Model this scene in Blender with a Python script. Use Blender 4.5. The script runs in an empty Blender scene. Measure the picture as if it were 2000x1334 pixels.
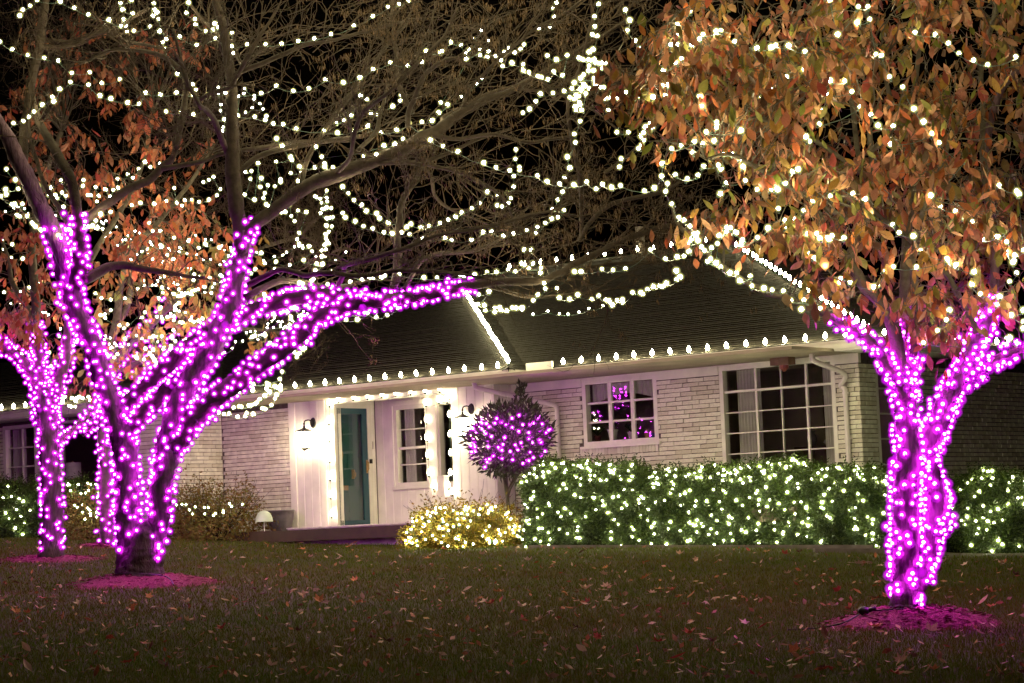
import bpy, math, random
import numpy as np
from mathutils import Vector, Matrix

SKY_STRENGTH = 0.05
EXPOSURE = 0.9
L_WARM = 235.0
L_MAG = 190.0
L_HEDGE = 300.0
L_C9 = 80.0
L_PORCH = 26.0
L_LAMP = 60.0
L_GLASS = 34.0

random.seed(7)
RNG = np.random.default_rng(7)
R = random.random
def uni(a, b): return a + (b - a) * random.random()

C = bpy.context.scene.collection
SC = bpy.context.scene

# ------------------------------------------------------------------ camera
F_PX, IW, IH = 4700.0, 2000.0, 1334.0
ROLL, PITCH = math.atan(0.0406), math.atan(383.0 / 4700.0)
fwd = np.array([0.0, math.cos(PITCH), math.sin(PITCH)])
r0 = np.array([1.0, 0.0, 0.0]); u0 = np.cross(r0, fwd)
cr, sr = math.cos(ROLL), math.sin(ROLL)
rgt = cr * r0 - sr * u0
upv = sr * r0 + cr * u0
camd = bpy.data.cameras.new('camera')
cam = bpy.data.objects.new('camera', camd); C.objects.link(cam)
camd.sensor_width = 36.0; camd.lens = 36.0 * F_PX / IW
camd.clip_start = 0.5; camd.clip_end = 600.0
cam.matrix_world = Matrix(((rgt[0], upv[0], -fwd[0], 0), (rgt[1], upv[1], -fwd[1], 0), (rgt[2], upv[2], -fwd[2], 0), (0, 0, 0, 1)))
SC.camera = cam

# ------------------------------------------------------------------ night sky, exposure, render
world = bpy.data.worlds.new('World'); SC.world = world; world.use_nodes = True
wn = world.node_tree.nodes; wl = world.node_tree.links
for n in list(wn): wn.remove(n)
sky = wn.new('ShaderNodeTexSky'); sky.sky_type = 'NISHITA'; sky.sun_disc = False
sky.sun_elevation = math.radians(-4.0); sky.sun_rotation = math.radians(200.0)
bg = wn.new('ShaderNodeBackground'); bg.inputs['Strength'].default_value = SKY_STRENGTH
wo = wn.new('ShaderNodeOutputWorld')
wl.new(sky.outputs[0], bg.inputs[0]); wl.new(bg.outputs[0], wo.inputs[0])
SC.view_settings.view_transform = 'Standard'; SC.view_settings.look = 'None'
SC.view_settings.exposure = EXPOSURE; SC.view_settings.gamma = 1.0
SC.view_settings.use_curve_mapping = False
SC.render.engine = 'CYCLES'
cy = SC.cycles
cy.max_bounces = 5; cy.diffuse_bounces = 2; cy.glossy_bounces = 2; cy.transmission_bounces = 4
cy.transparent_max_bounces = 28; cy.sample_clamp_indirect = 2.0
cy.caustics_reflective = False; cy.caustics_refractive = False
cy.use_light_tree = True
cy.use_denoising = True
try: cy.denoiser = 'OPENIMAGEDENOISE'
except Exception: pass

# ------------------------------------------------------------------ projection helpers
def at(px, py, Y):
    d = fwd + (px - 1000.0) / F_PX * rgt - (py - 667.0) / F_PX * upv
    return d * (Y / d[1])
def to_px(p):
    p = np.asarray(p); z = p @ fwd
    return 1000 + F_PX * (p @ rgt) / z, 667 - F_PX * (p @ upv) / z

# house frame: u along the front, v away from the lawn, z up (eye level is z = 0)
HO = np.array([-0.355, 40.923, 0.0])
HU = np.array([5800.0, -F_PX, 0.0]); HU /= np.linalg.norm(HU)
HV = np.array([F_PX, 5800.0, 0.0]); HV /= np.linalg.norm(HV)
HROT = math.atan2(HU[1], HU[0])
def hw(u, v, z): return HO + u * HU + v * HV + np.array([0, 0, z])
def on_v(px, py, v):            # pixel -> house coordinates on the wall plane v
    d = fwd + (px - 1000.0) / F_PX * rgt - (py - 667.0) / F_PX * upv
    t = ((HO + HV * v) @ HV) / (d @ HV); q = d * t - HO
    return q @ HU, v, q[2]

# ------------------------------------------------------------------ object helpers
def tag(o, label=None, cat=None, group=None, kind=None):
    if label: o['label'] = label
    if cat: o['category'] = cat
    if group: o['group'] = group
    if kind: o['kind'] = kind
    return o
def empty(name, loc=(0, 0, 0), rz=0.0, label=None, cat=None, group=None, parent=None, kind=None):
    o = bpy.data.objects.new(name, None); C.objects.link(o)
    o.empty_display_size = 0.2
    o.location = loc; o.rotation_euler = (0, 0, rz)
    if parent: o.parent = parent
    return tag(o, label, cat, group, kind)
def link(name, me, parent=None, kind=None, loc=None, mw=None):
    o = bpy.data.objects.new(name, me); C.objects.link(o)
    if parent: o.parent = parent
    if loc is not None: o.location = loc
    if mw is not None: o.matrix_local = mw
    if kind: o['kind'] = kind
    return o

class MB:
    """collects vertices and faces, then becomes one mesh"""
    def __init__(s): s.v = []; s.f = []; s.m = []
    def add(s, vs, fs, mi=0):
        b = len(s.v); s.v.extend([tuple(map(float, p)) for p in vs])
        s.f.extend([tuple(b + i for i in f) for f in fs]); s.m.extend([mi] * len(fs))
    def box(s, lo, hi, mi=0, fr=None):
        (x0, y0, z0), (x1, y1, z1) = lo, hi
        P = [(x0, y0, z0), (x1, y0, z0), (x1, y1, z0), (x0, y1, z0), (x0, y0, z1), (x1, y0, z1), (x1, y1, z1), (x0, y1, z1)]
        if fr: P = [fr(*p) for p in P]
        s.add(P, [(0, 3, 2, 1), (4, 5, 6, 7), (0, 1, 5, 4), (1, 2, 6, 5), (2, 3, 7, 6), (3, 0, 4, 7)], mi)
    def tube(s, pts, rad, sides=6, mi=0, cap=True, rough=0.0, ph=0.0):
        pts = np.asarray(pts, float); n = len(pts)
        rad = np.broadcast_to(np.asarray(rad, float), (n,))
        T = np.gradient(pts, axis=0) if n > 2 else np.repeat([pts[-1] - pts[0]], n, 0)
        T = T / (np.linalg.norm(T, axis=1, keepdims=True) + 1e-9)
        ref = np.array([0.0, 1.0, 0.0]) if abs(T[0][1]) < .85 else np.array([1.0, 0, 0])
        A = np.cross(T, ref); A /= (np.linalg.norm(A, axis=1, keepdims=True) + 1e-9)
        B = np.cross(T, A)
        th = np.arange(sides) / sides * 2 * math.pi + ph
        rr = rad[:, None] * np.ones(sides)[None, :]
        if rough: rr = rr * (1 + rough * RNG.normal(size=(n, sides)))
        V = pts[:, None, :] + rr[:, :, None] * (np.cos(th)[None, :, None] * A[:, None, :] + np.sin(th)[None, :, None] * B[:, None, :])
        fs = []
        for i in range(n - 1):
            for k in range(sides):
                k2 = (k + 1) % sides
                fs.append((i * sides + k, i * sides + k2, (i + 1) * sides + k2, (i + 1) * sides + k))
        if cap:
            fs.append(tuple(range(sides))[::-1]); fs.append(tuple((n - 1) * sides + k for k in range(sides)))
        s.add(V.reshape(-1, 3), fs, mi)
    def lathe(s, prof, sides=12, mi=0, c=(0, 0, 0), cap=True):
        vs = []; n = len(prof)
        for r, z in prof:
            for k in range(sides):
                a = 2 * math.pi * k / sides
                vs.append((c[0] + r * math.cos(a), c[1] + r * math.sin(a), c[2] + z))
        fs = []
        for i in range(n - 1):
            for k in range(sides):
                k2 = (k + 1) % sides
                fs.append((i * sides + k, i * sides + k2, (i + 1) * sides + k2, (i + 1) * sides + k))
        if cap:
            fs.append(tuple(range(sides))[::-1]); fs.append(tuple((n - 1) * sides + k for k in range(sides)))
        s.add(vs, fs, mi)
    def ball(s, c, r, seg=8, rings=5, mi=0, sq=(1, 1, 1)):
        prof = []
        for i in range(rings + 1):
            a = math.pi * i / rings
            prof.append((max(1e-4, math.sin(a)), -math.cos(a)))
        b = len(s.v); s.lathe(prof, seg, mi, (0, 0, 0), False)
        for i in range(b, len(s.v)):
            x, y, z = s.v[i]; s.v[i] = (c[0] + x * r * sq[0], c[1] + y * r * sq[1], c[2] + z * r * sq[2])
    def mesh(s, name, mats, smooth=False):
        me = bpy.data.meshes.new(name)
        me.from_pydata(s.v, [], s.f); 
        for m in (mats if isinstance(mats, (list, tuple)) else [mats]): me.materials.append(m)
        if any(s.m): me.polygons.foreach_set('material_index', s.m)
        if smooth: me.polygons.foreach_set('use_smooth', [True] * len(me.polygons))
        me.update(); return me
    def build(s, name, mats, parent=None, smooth=False, kind=None):
        return link(name, s.mesh(name, mats, smooth), parent, kind)

def np_mesh(name, V, Fc, mat, smooth=False):
    """fast mesh from numpy arrays; Fc is (n,3) or (n,4)"""
    me = bpy.data.meshes.new(name)
    k = Fc.shape[1]
    me.vertices.add(len(V)); me.vertices.foreach_set('co', np.asarray(V, np.float32).ravel())
    me.loops.add(Fc.size); me.loops.foreach_set('vertex_index', Fc.astype(np.int32).ravel())
    me.polygons.add(len(Fc)); me.polygons.foreach_set('loop_start', (np.arange(len(Fc)) * k).astype(np.int32))
    try: me.polygons.foreach_set('loop_total', np.full(len(Fc), k, np.int32))
    except Exception: pass
    me.materials.append(mat); me.update(calc_edges=True); me.validate()
    if smooth: me.polygons.foreach_set('use_smooth', [True] * len(me.polygons))
    return me

def crom(P, per=6):
    """Catmull-Rom through rows of P (any width)"""
    P = np.asarray(P, float)
    if len(P) < 3:
        t = np.linspace(0, 1, per + 1)[:, None]; return P[0] + (P[-1] - P[0]) * t
    Q = np.vstack([2 * P[0] - P[1], P, 2 * P[-1] - P[-2]]); out = []
    for i in range(1, len(Q) - 2):
        a, b, c, d = Q[i - 1], Q[i], Q[i + 1], Q[i + 2]
        for k in range(per):
            t = k / per
            out.append(.5 * ((2 * b) + (-a + c) * t + (2 * a - 5 * b + 4 * c - d) * t * t + (-a + 3 * b - 3 * c + d) * t ** 3))
    out.append(P[-1]); return np.array(out)

# ------------------------------------------------------------------ materials
def new_mat(name):
    m = bpy.data.materials.new(name); m.use_nodes = True
    nt = m.node_tree; b = nt.nodes['Principled BSDF']; return m, nt, b
def mat(name, col, rough=.7, var=.25, scale=12.0, bump=0.0, bscale=60.0, metal=0.0, col2=None, stretch=None, detail=6):
    m, nt, b = new_mat(name); N = nt.nodes; L = nt.links
    b.inputs['Roughness'].default_value = rough; b.inputs['Metallic'].default_value = metal
    if rough > .7: b.inputs['Specular IOR Level'].default_value = .12
    tc = N.new('ShaderNodeTexCoord'); mp = N.new('ShaderNodeMapping')
    if stretch: mp.inputs['Scale'].default_value = stretch
    L.new(tc.outputs['Object'], mp.inputs[0])
    nz = N.new('ShaderNodeTexNoise'); nz.inputs['Scale'].default_value = scale; nz.inputs['Detail'].default_value = detail
    L.new(mp.outputs[0], nz.inputs['Vector'])
    rp = N.new('ShaderNodeValToRGB')
    c2 = col2 or tuple(c * (1 - var) for c in col)
    c1 = col if col2 else tuple(min(.95, c * (1 + var * .6)) for c in col)
    rp.color_ramp.elements[0].position = .3; rp.color_ramp.elements[1].position = .72
    rp.color_ramp.elements[0].color = (*c2, 1); rp.color_ramp.elements[1].color = (*c1, 1)
    L.new(nz.outputs['Fac'], rp.inputs[0]); L.new(rp.outputs[0], b.inputs['Base Color'])
    if bump:
        n2 = N.new('ShaderNodeTexNoise'); n2.inputs['Scale'].default_value = bscale; n2.inputs['Detail'].default_value = 4
        L.new(mp.outputs[0], n2.inputs['Vector'])
        bp = N.new('ShaderNodeBump'); bp.inputs['Strength'].default_value = bump; bp.inputs['Distance'].default_value = .02
        L.new(n2.outputs['Fac'], bp.inputs['Height']); L.new(bp.outputs[0], b.inputs['Normal'])
    return m
def leaf_mat(name, cols, transl=.35, rough=.55):
    """each leaf gets its own colour: mesh island + object random pick a stop of the ramp"""
    m, nt, b = new_mat(name); N = nt.nodes; L = nt.links
    g = N.new('ShaderNodeNewGeometry'); oi = N.new('ShaderNodeObjectInfo')
    ad = N.new('ShaderNodeMath'); ad.operation = 'ADD'; fr = N.new('ShaderNodeMath'); fr.operation = 'FRACT'
    L.new(g.outputs['Random Per Island'], ad.inputs[0]); L.new(oi.outputs['Random'], ad.inputs[1]); L.new(ad.outputs[0], fr.inputs[0])
    rp = N.new('ShaderNodeValToRGB'); rp.color_ramp.interpolation = 'LINEAR'
    e = rp.color_ramp.elements
    while len(e) < len(cols): e.new(.5)
    for i, c in enumerate(cols): e[i].position = i / (len(cols) - 1); e[i].color = (*c, 1)
    L.new(fr.outputs[0], rp.inputs[0])
    tc = N.new('ShaderNodeTexCoord'); nz = N.new('ShaderNodeTexNoise'); nz.inputs['Scale'].default_value = 24
    L.new(tc.outputs['Object'], nz.inputs['Vector'])
    mx = N.new('ShaderNodeMix'); mx.data_type = 'RGBA'; mx.blend_type = 'MULTIPLY'; mx.inputs[0].default_value = .55
    r2 = N.new('ShaderNodeValToRGB'); r2.color_ramp.elements[0].color = (.35, .3, .25, 1); r2.color_ramp.elements[0].position = .3; r2.color_ramp.elements[1].position = .65
    L.new(nz.outputs['Fac'], r2.inputs[0]); L.new(rp.outputs[0], mx.inputs[6]); L.new(r2.outputs[0], mx.inputs[7])
    L.new(mx.outputs[2], b.inputs['Base Color']); b.inputs['Roughness'].default_value = rough; b.inputs['Specular IOR Level'].default_value = .18
    tr = N.new('ShaderNodeBsdfTranslucent'); L.new(mx.outputs[2], tr.inputs[0])
    ms = N.new('ShaderNodeMixShader'); ms.inputs[0].default_value = transl
    L.new(b.outputs[0], ms.inputs[1]); L.new(tr.outputs[0], ms.inputs[2])
    L.new(ms.outputs[0], N['Material Output'].inputs[0]); return m
def patches(m, scale, lo, hi):
    nt = m.node_tree; N = nt.nodes; L = nt.links; b = N['Principled BSDF']
    src = b.inputs['Base Color'].links[0].from_socket; outs = [l.to_socket for l in src.links]
    tc = N.new('ShaderNodeTexCoord'); nz = N.new('ShaderNodeTexNoise'); nz.inputs['Scale'].default_value = scale; nz.inputs['Detail'].default_value = 3
    rp = N.new('ShaderNodeValToRGB'); rp.color_ramp.elements[0].position = .35; rp.color_ramp.elements[1].position = .65
    rp.color_ramp.elements[0].color = (*lo, 1); rp.color_ramp.elements[1].color = (*hi, 1)
    mx = N.new('ShaderNodeMix'); mx.data_type = 'RGBA'; mx.blend_type = 'MULTIPLY'; mx.inputs[0].default_value = 1
    L.new(tc.outputs['Object'], nz.inputs['Vector']); L.new(nz.outputs['Fac'], rp.inputs[0]); L.new(src, mx.inputs[6]); L.new(rp.outputs[0], mx.inputs[7])
    for o in outs: L.new(mx.outputs[2], o)
def emit_mat(name, col, strength):
    m = bpy.data.materials.new(name); m.use_nodes = True; nt = m.node_tree
    for n in list(nt.nodes): nt.nodes.remove(n)
    e = nt.nodes.new('ShaderNodeEmission'); e.inputs[0].default_value = (*col, 1); e.inputs[1].default_value = strength
    o = nt.nodes.new('ShaderNodeOutputMaterial'); nt.links.new(e.outputs[0], o.inputs[0])
    m.cycles.emission_sampling = 'FRONT'
    return m
def halo_mat(name, col, strength, tr=.55):
    """see-through emissive halo put round a bulb to imitate lens bloom, fading outwards"""
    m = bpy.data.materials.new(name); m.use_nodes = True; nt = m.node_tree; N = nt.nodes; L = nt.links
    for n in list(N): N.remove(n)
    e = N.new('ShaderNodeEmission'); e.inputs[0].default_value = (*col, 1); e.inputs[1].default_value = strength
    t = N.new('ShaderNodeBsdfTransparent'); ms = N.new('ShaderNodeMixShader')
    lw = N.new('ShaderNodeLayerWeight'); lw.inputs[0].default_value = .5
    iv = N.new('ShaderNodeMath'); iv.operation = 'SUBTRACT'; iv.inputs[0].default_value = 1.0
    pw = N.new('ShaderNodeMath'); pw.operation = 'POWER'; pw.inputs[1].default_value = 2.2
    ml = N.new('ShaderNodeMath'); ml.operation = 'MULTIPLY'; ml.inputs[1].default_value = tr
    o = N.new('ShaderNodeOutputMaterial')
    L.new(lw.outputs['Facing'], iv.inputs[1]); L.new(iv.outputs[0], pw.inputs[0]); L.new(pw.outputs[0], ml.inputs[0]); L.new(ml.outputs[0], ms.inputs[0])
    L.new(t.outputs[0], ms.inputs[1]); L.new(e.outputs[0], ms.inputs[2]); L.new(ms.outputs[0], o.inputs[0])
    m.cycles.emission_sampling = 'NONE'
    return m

WARM = (1.0, .91, .50); MAGENTA = (.78, .024, 1.0)
M = {}
M['warm_core'] = emit_mat('warm_bulb_core', WARM, L_WARM)
M['warm_halo'] = halo_mat('warm_bulb_halo', (.96, .94, .30), .62)
M['hedge_halo'] = halo_mat('hedge_bulb_halo', (.78, .95, .22), .50)
M['mag_core'] = emit_mat('magenta_bulb_core', MAGENTA, L_MAG)
M['mag_halo'] = halo_mat('magenta_bulb_halo', (.82, .010, 1.0), .68)
M['hedge_core'] = emit_mat('hedge_bulb_core', (.97, .95, .55), L_HEDGE)
M['c9_core'] = emit_mat('roof_bulb_glow', WARM, L_C9)
M['porch_core'] = emit_mat('porch_bulb_glow', (1, .86, .55), L_PORCH)
M['lamp'] = emit_mat('lantern_glow', (1, .82, .52), L_LAMP)
M['lamp_glass'] = emit_mat('lit_frosted_glass', (1, .84, .55), L_GLASS)
M['wire'] = mat('green_wire', (.012, .035, .02), .5)
M['socket'] = mat('dark_green_socket', (.01, .03, .02), .4)
M['brick'] = mat('painted_brick', (.74, .73, .57), .75, .22, 9, .35, 70)
def tone(m, lo, hi):
    nt = m.node_tree; N = nt.nodes; L = nt.links; b = N['Principled BSDF']; src = b.inputs['Base Color'].links[0].from_socket
    g = N.new('ShaderNodeNewGeometry'); oi = N.new('ShaderNodeObjectInfo'); ad = N.new('ShaderNodeMath'); ad.operation = 'ADD'; fr = N.new('ShaderNodeMath'); fr.operation = 'FRACT'
    L.new(g.outputs['Random Per Island'], ad.inputs[0]); L.new(oi.outputs['Random'], ad.inputs[1]); L.new(ad.outputs[0], fr.inputs[0])
    rp = N.new('ShaderNodeValToRGB'); rp.color_ramp.elements[0].color = (*lo, 1); rp.color_ramp.elements[1].color = (*hi, 1); rp.color_ramp.elements[1].position = .7; L.new(fr.outputs[0], rp.inputs[0])
    mx = N.new('ShaderNodeMix'); mx.data_type = 'RGBA'; mx.blend_type = 'MULTIPLY'; mx.inputs[0].default_value = 1; L.new(src, mx.inputs[6]); L.new(rp.outputs[0], mx.inputs[7]); L.new(mx.outputs[2], b.inputs['Base Color'])
tone(M['brick'], (.78, .75, .70), (1, 1, 1))
M['mortar'] = mat('dirty_mortar', (.10, .085, .07), .95, .4, 20)
M['white'] = mat('white_paint', (.80, .79, .66), .55, .10, 4, .05, 40)
M['trim'] = mat('trim_paint', (.72, .71, .58), .5, .10, 5, .04, 30)
M['soffit'] = mat('soffit_paint', (0.660, 0.627, 0.550), .6, .1, 3)
M['gutter'] = mat('gutter_paint', (0.676, 0.637, 0.559), .45, .14, 3, .05, 20)
M['roof'] = mat('asphalt_shingle', (0.029, 0.025, 0.020), .95, .55, 30, .5, 90, stretch=(1, 1, 1))
M['teal'] = mat('teal_door_paint', (0.025, 0.140, 0.115), .35, .12, 3)
M['teal_dark'] = mat('teal_storm_door', (0.018, 0.072, 0.084), .35, .12, 3)
M['brass'] = mat('aged_brass', (.55, .36, .14), .35, .2, 20, metal=.9)
M['black_metal'] = mat('black_iron', (.012, .011, .01), .45, .3, 20, metal=.4)
M['stone'] = mat('grey_step_stone', (0.797, 0.731, 0.673), .8, .3, 6, .2, 30)
M['stone_edge'] = mat('pale_step_edge', (0.546, 0.491, 0.437), .7, .2, 8)
M['kerb'] = mat('concrete_kerb', (.15, .125, .105), .9, .3, 7, .3, 40)
M['curtain'] = mat('sheer_curtain', (.50, .47, .42), .9, .1, 5)
M['room'] = mat('dim_room_wall', (0.282, 0.230, 0.179), .9, .2, 2)
M['wood'] = mat('dark_furniture', (.05, .028, .015), .5, .3, 6)
M['pot'] = mat('glazed_grey_pot', (.11, .095, .10), .35, .45, 7, .1, 20)
M['frost'] = mat('pale_green_glass', (.50, .60, .46), .35, .1, 10)
M['bark_grey'] = mat('furrowed_bark', (.080, .046, .058), .95, .6, 26, .9, 55, stretch=(1, 1, .25))
M['bark_tan'] = mat('smooth_limb_bark', (0.026, 0.018, 0.013), .9, .4, 14, .5, 50)
M['bark_pale'] = mat('dogwood_bark', (0.065, 0.052, 0.038), .9, .4, 18, .5, 70)
M['twig'] = mat('bare_twig', (0.025, 0.016, 0.010), .9, .35, 3)
M['seed'] = mat('dry_seed_keys', (0.084, 0.050, 0.026), .8, .4, 3)
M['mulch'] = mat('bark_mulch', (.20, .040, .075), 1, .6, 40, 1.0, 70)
M['soil'] = mat('lawn_soil', (.040, .034, .015), 1, .4, 3, .4, 60, col2=(.050, .032, .017))
M['grass'] = leaf_mat('grass_blade', [(.060, .110, .005), (.095, .118, .010), (.070, .115, .006), (.120, .100, .022), (.085, .112, .008)], .3, .85)
patches(M['grass'], .55, (1.1, .86, .8), (.86, 1.05, .8))
M['litter'] = leaf_mat('fallen_leaf_colour', [(.40, .08, .05), (.50, .20, .09), (.60, .36, .25), (.22, .06, .03), (.46, .13, .09), (.66, .44, .34), (.16, .07, .04), (.48, .25, .10), (.58, .28, .22)], .15, .7)
for nm_, c1_, c2_ in (('red', (.42, .07, .05), (.26, .04, .03)), ('orange', (.52, .21, .08), (.40, .13, .05)), ('tan', (.60, .38, .26), (.48, .28, .18)), ('dark brown', (.15, .06, .04), (.09, .04, .03)), ('pale pink', (.68, .46, .38), (.55, .32, .26))):
    M['litter_' + nm_] = leaf_mat('fallen_leaf_' + nm_.replace(' ', '_'), [c1_, c2_, c1_], .15, .7)
M['dogwood_leaf'] = leaf_mat('autumn_dogwood_leaf', [(0.250, 0.043, 0.018), (0.225, 0.075, 0.025), (0.325, 0.163, 0.083), (0.075, 0.020, 0.011), (0.119, 0.131, 0.020), (0.300, 0.070, 0.018), (0.275, 0.119, 0.069), (0.044, 0.018, 0.011), (0.275, 0.144, 0.025), (0.350, 0.188, 0.112), (0.200, 0.035, 0.027), (0.056, 0.027, 0.015), (0.156, 0.138, 0.030), (0.138, 0.027, 0.018)], .35)
M['red_leaf'] = leaf_mat('autumn_red_leaf', [(.300, .048, .036), (.290, .095, .040), (.300, .140, .085), (.200, .028, .024), (.260, .085, .030), (.150, .040, .025)], .35)
M['pale_leaf'] = leaf_mat('mixed_autumn_leaf', [(0.218, 0.234, 0.086), (0.328, 0.125, 0.047), (0.265, 0.273, 0.125), (0.359, 0.195, 0.047), (0.328, 0.078, 0.047), (0.172, 0.203, 0.055)], .35)
M['hedge_leaf'] = leaf_mat('clipped_hedge_leaf', [(.020, .036, .005), (.036, .060, .008), (.026, .046, .006), (.050, .070, .010)], .2, .5)
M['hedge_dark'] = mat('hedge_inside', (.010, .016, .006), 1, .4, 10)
M['bush_leaf'] = leaf_mat('spirea_leaf', [(.20, .15, .015), (.27, .17, .02), (.15, .14, .015), (.24, .18, .03), (.20, .10, .02)], .35)
M['bay_leaf'] = leaf_mat('glossy_dark_leaf', [(0.024, 0.033, 0.016), (0.042, 0.049, 0.024), (0.029, 0.033, 0.020), (0.055, 0.053, 0.031)], .15, .35)
M['brown_leaf'] = leaf_mat('browned_shrub_leaf', [(.20, .18, .04), (.24, .13, .04), (.15, .18, .04), (.28, .19, .06), (.18, .07, .03)], .3)

def glass_mat():
    m = bpy.data.materials.new('window_glass'); m.use_nodes = True; nt = m.node_tree; N = nt.nodes; L = nt.links
    for n in list(N): N.remove(n)
    t = N.new('ShaderNodeBsdfTransparent'); t.inputs[0].default_value = (.86, .88, .86, 1)
    g = N.new('ShaderNodeBsdfGlossy'); g.inputs['Roughness'].default_value = .015; g.inputs[0].default_value = (1, 1, 1, 1)
    lw = N.new('ShaderNodeLayerWeight'); lw.inputs[0].default_value = .5
    pw = N.new('ShaderNodeMath'); pw.operation = 'POWER'; pw.inputs[1].default_value = 4.0
    f = N.new('ShaderNodeMath'); f.operation = 'MULTIPLY_ADD'; f.inputs[1].default_value = .85; f.inputs[2].default_value = .075
    L.new(lw.outputs['Facing'], pw.inputs[0]); L.new(pw.outputs[0], f.inputs[0])
    ms = N.new('ShaderNodeMixShader'); o = N.new('ShaderNodeOutputMaterial')
    L.new(f.outputs[0], ms.inputs[0]); L.new(t.outputs[0], ms.inputs[1]); L.new(g.outputs[0], ms.inputs[2]); L.new(ms.outputs[0], o.inputs[0])
    return m
M['glass'] = glass_mat()

# ------------------------------------------------------------------ ground
def sst(x, a, b):
    t = np.clip((np.asarray(x, float) - a) / (b - a), 0, 1); return t * t * (3 - 2 * t)
T1 = at(276, 1116, 29.9); T4 = at(1768, 1186, 19.8); T2 = at(101, 1082, 37.6); T3 = at(213, 1060, 40.2)
def gz(X, Y):
    X = np.asarray(X, float); Y = np.asarray(Y, float)
    z = -1.5 - .0116 * X + .035 * np.minimum(Y, 43)
    z = z + .25 * sst(Y, 35, 43) * sst(-X, 3, 9) - .20 * sst(X, 3, 7) * sst(Y, 29, 36)
    z = z + .012 * np.sin(X * 1.3 + .6 * Y) * np.sin(Y * .9 - .4 * X) + .008 * np.sin(X * 3.1 + Y * 2.3)
    return z
def grid_sheet(name, xs, ys, zf, mt, kind='structure'):
    Xg, Yg = np.meshgrid(xs, ys); Z = zf(Xg, Yg)
    V = np.stack([Xg, Yg, Z], -1).reshape(-1, 3); nx, ny = len(xs), len(ys)
    i = np.arange(nx - 1)[None, :] + nx * np.arange(ny - 1)[:, None]
    Fc = np.stack([i, i + 1, i + 1 + nx, i + nx], -1).reshape(-1, 4)
    return link(name, np_mesh(name, V, Fc, mt, True), None, kind)
lawn = grid_sheet('lawn', np.concatenate([[-150, -60, -25], np.arange(-14, 14.01, .25), [25, 60, 150]]),
                  np.concatenate([[-60, -20, 0, 6], np.arange(9, 50.01, .25), [60, 90, 150, 250]]), gz, M['soil'])

def mound(name, c, rx, ry, h, label):
    n, mrows = 48, 12; V = [(c[0], c[1], float(gz(c[0], c[1])) + h)]; fs = []
    for j in range(1, mrows + 1):
        t = j / mrows
        for k in range(n):
            a = 2 * math.pi * k / n; w = 1 + .10 * math.sin(3 * a + c[0]) + .06 * math.sin(5 * a)
            x = c[0] + rx * w * t * math.cos(a); y = c[1] + ry * w * t * math.sin(a)
            z = float(gz(x, y)) + h * (1 - t * t) ** 1.2 - .012 * t + .012 * RNG.normal() * (1 - t * .6)
            V.append((x, y, z))
    for k in range(n): fs.append((0, 1 + k, 1 + (k + 1) % n))
    for j in range(mrows - 1):
        for k in range(n):
            a = 1 + j * n + k; b = 1 + j * n + (k + 1) % n; fs.append((a, a + n, b + n)); fs.append((a, b + n, b))
    mb = MB(); mb.add(V, fs); o = mb.build(name, M['mulch'], None, True); tag(o, kind='structure')
    # loose chips
    mb2 = MB()
    for _ in range(500):
        t = math.sqrt(R()) * .96; a = R() * 6.283; x = c[0] + rx * t * math.cos(a); y = c[1] + ry * t * math.sin(a)
        z = float(gz(x, y)) + h * (1 - t * t) ** 1.2 + .008
        d = R() * 6.283; l = uni(.015, .045); w = uni(.005, .012)
        dx, dy = l * math.cos(d), l * math.sin(d); ex, ey = -w * math.sin(d), w * math.cos(d); zt = uni(-.01, .02)
        mb2.add([(x - dx - ex, y - dy - ey, z), (x + dx - ex, y + dy - ey, z + zt), (x + dx + ex, y + dy + ey, z + zt + .004), (x - dx + ex, y - dy + ey, z + .006)], [(0, 1, 2, 3)])
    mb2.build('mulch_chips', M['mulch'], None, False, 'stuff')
def mtop(c, rx, ry, h, x, y):
    t2 = min(1.0, ((x - c[0]) / rx) ** 2 + ((y - c[1]) / ry) ** 2); return float(gz(x, y)) + h * (1 - t2) ** 1.2
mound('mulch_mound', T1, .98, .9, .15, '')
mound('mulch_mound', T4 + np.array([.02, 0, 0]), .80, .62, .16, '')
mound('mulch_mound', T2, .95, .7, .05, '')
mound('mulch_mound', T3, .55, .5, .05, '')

# ------------------------------------------------------------------ house
house = empty('brick_house', HO, HROT, 'low white brick house with hipped dark roof and teal front door behind the lit trees', 'house')
GL = -.9       # wall bottoms, below the soil
ZF, ZW, ZE = .34, 2.62, 2.80   # floor, wall top, gutter top
class Fr:      # wall frame: a along the wall, n outwards, z up (house coordinates)
    def __init__(s, o, A, Nn): s.o = np.array(o, float); s.A = np.array(A, float); s.N = np.array(Nn, float)
    def __call__(s, a, n, z): p = s.o + a * s.A + n * s.N; return (p[0], p[1], z)
    def mat(s, a, n, z, sa=1, sn=1, sz=1):
        p = s.o + a * s.A + n * s.N
        return Matrix(((s.A[0] * sa, s.N[0] * sn, 0, p[0]), (s.A[1] * sa, s.N[1] * sn, 0, p[1]), (0, 0, sz, z), (0, 0, 0, 1)))
def front(v): return Fr((0, v), (1, 0), (0, -1))
def right(u): return Fr((u, 0), (0, 1), (1, 0))
def wbox(mb, f, a0, a1, n0, n1, z0, z1, mi=0):
    mb.box((a0, n0, z0), (a1, n1, z1), mi, lambda a, n, z: f(a, n, z))

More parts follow.
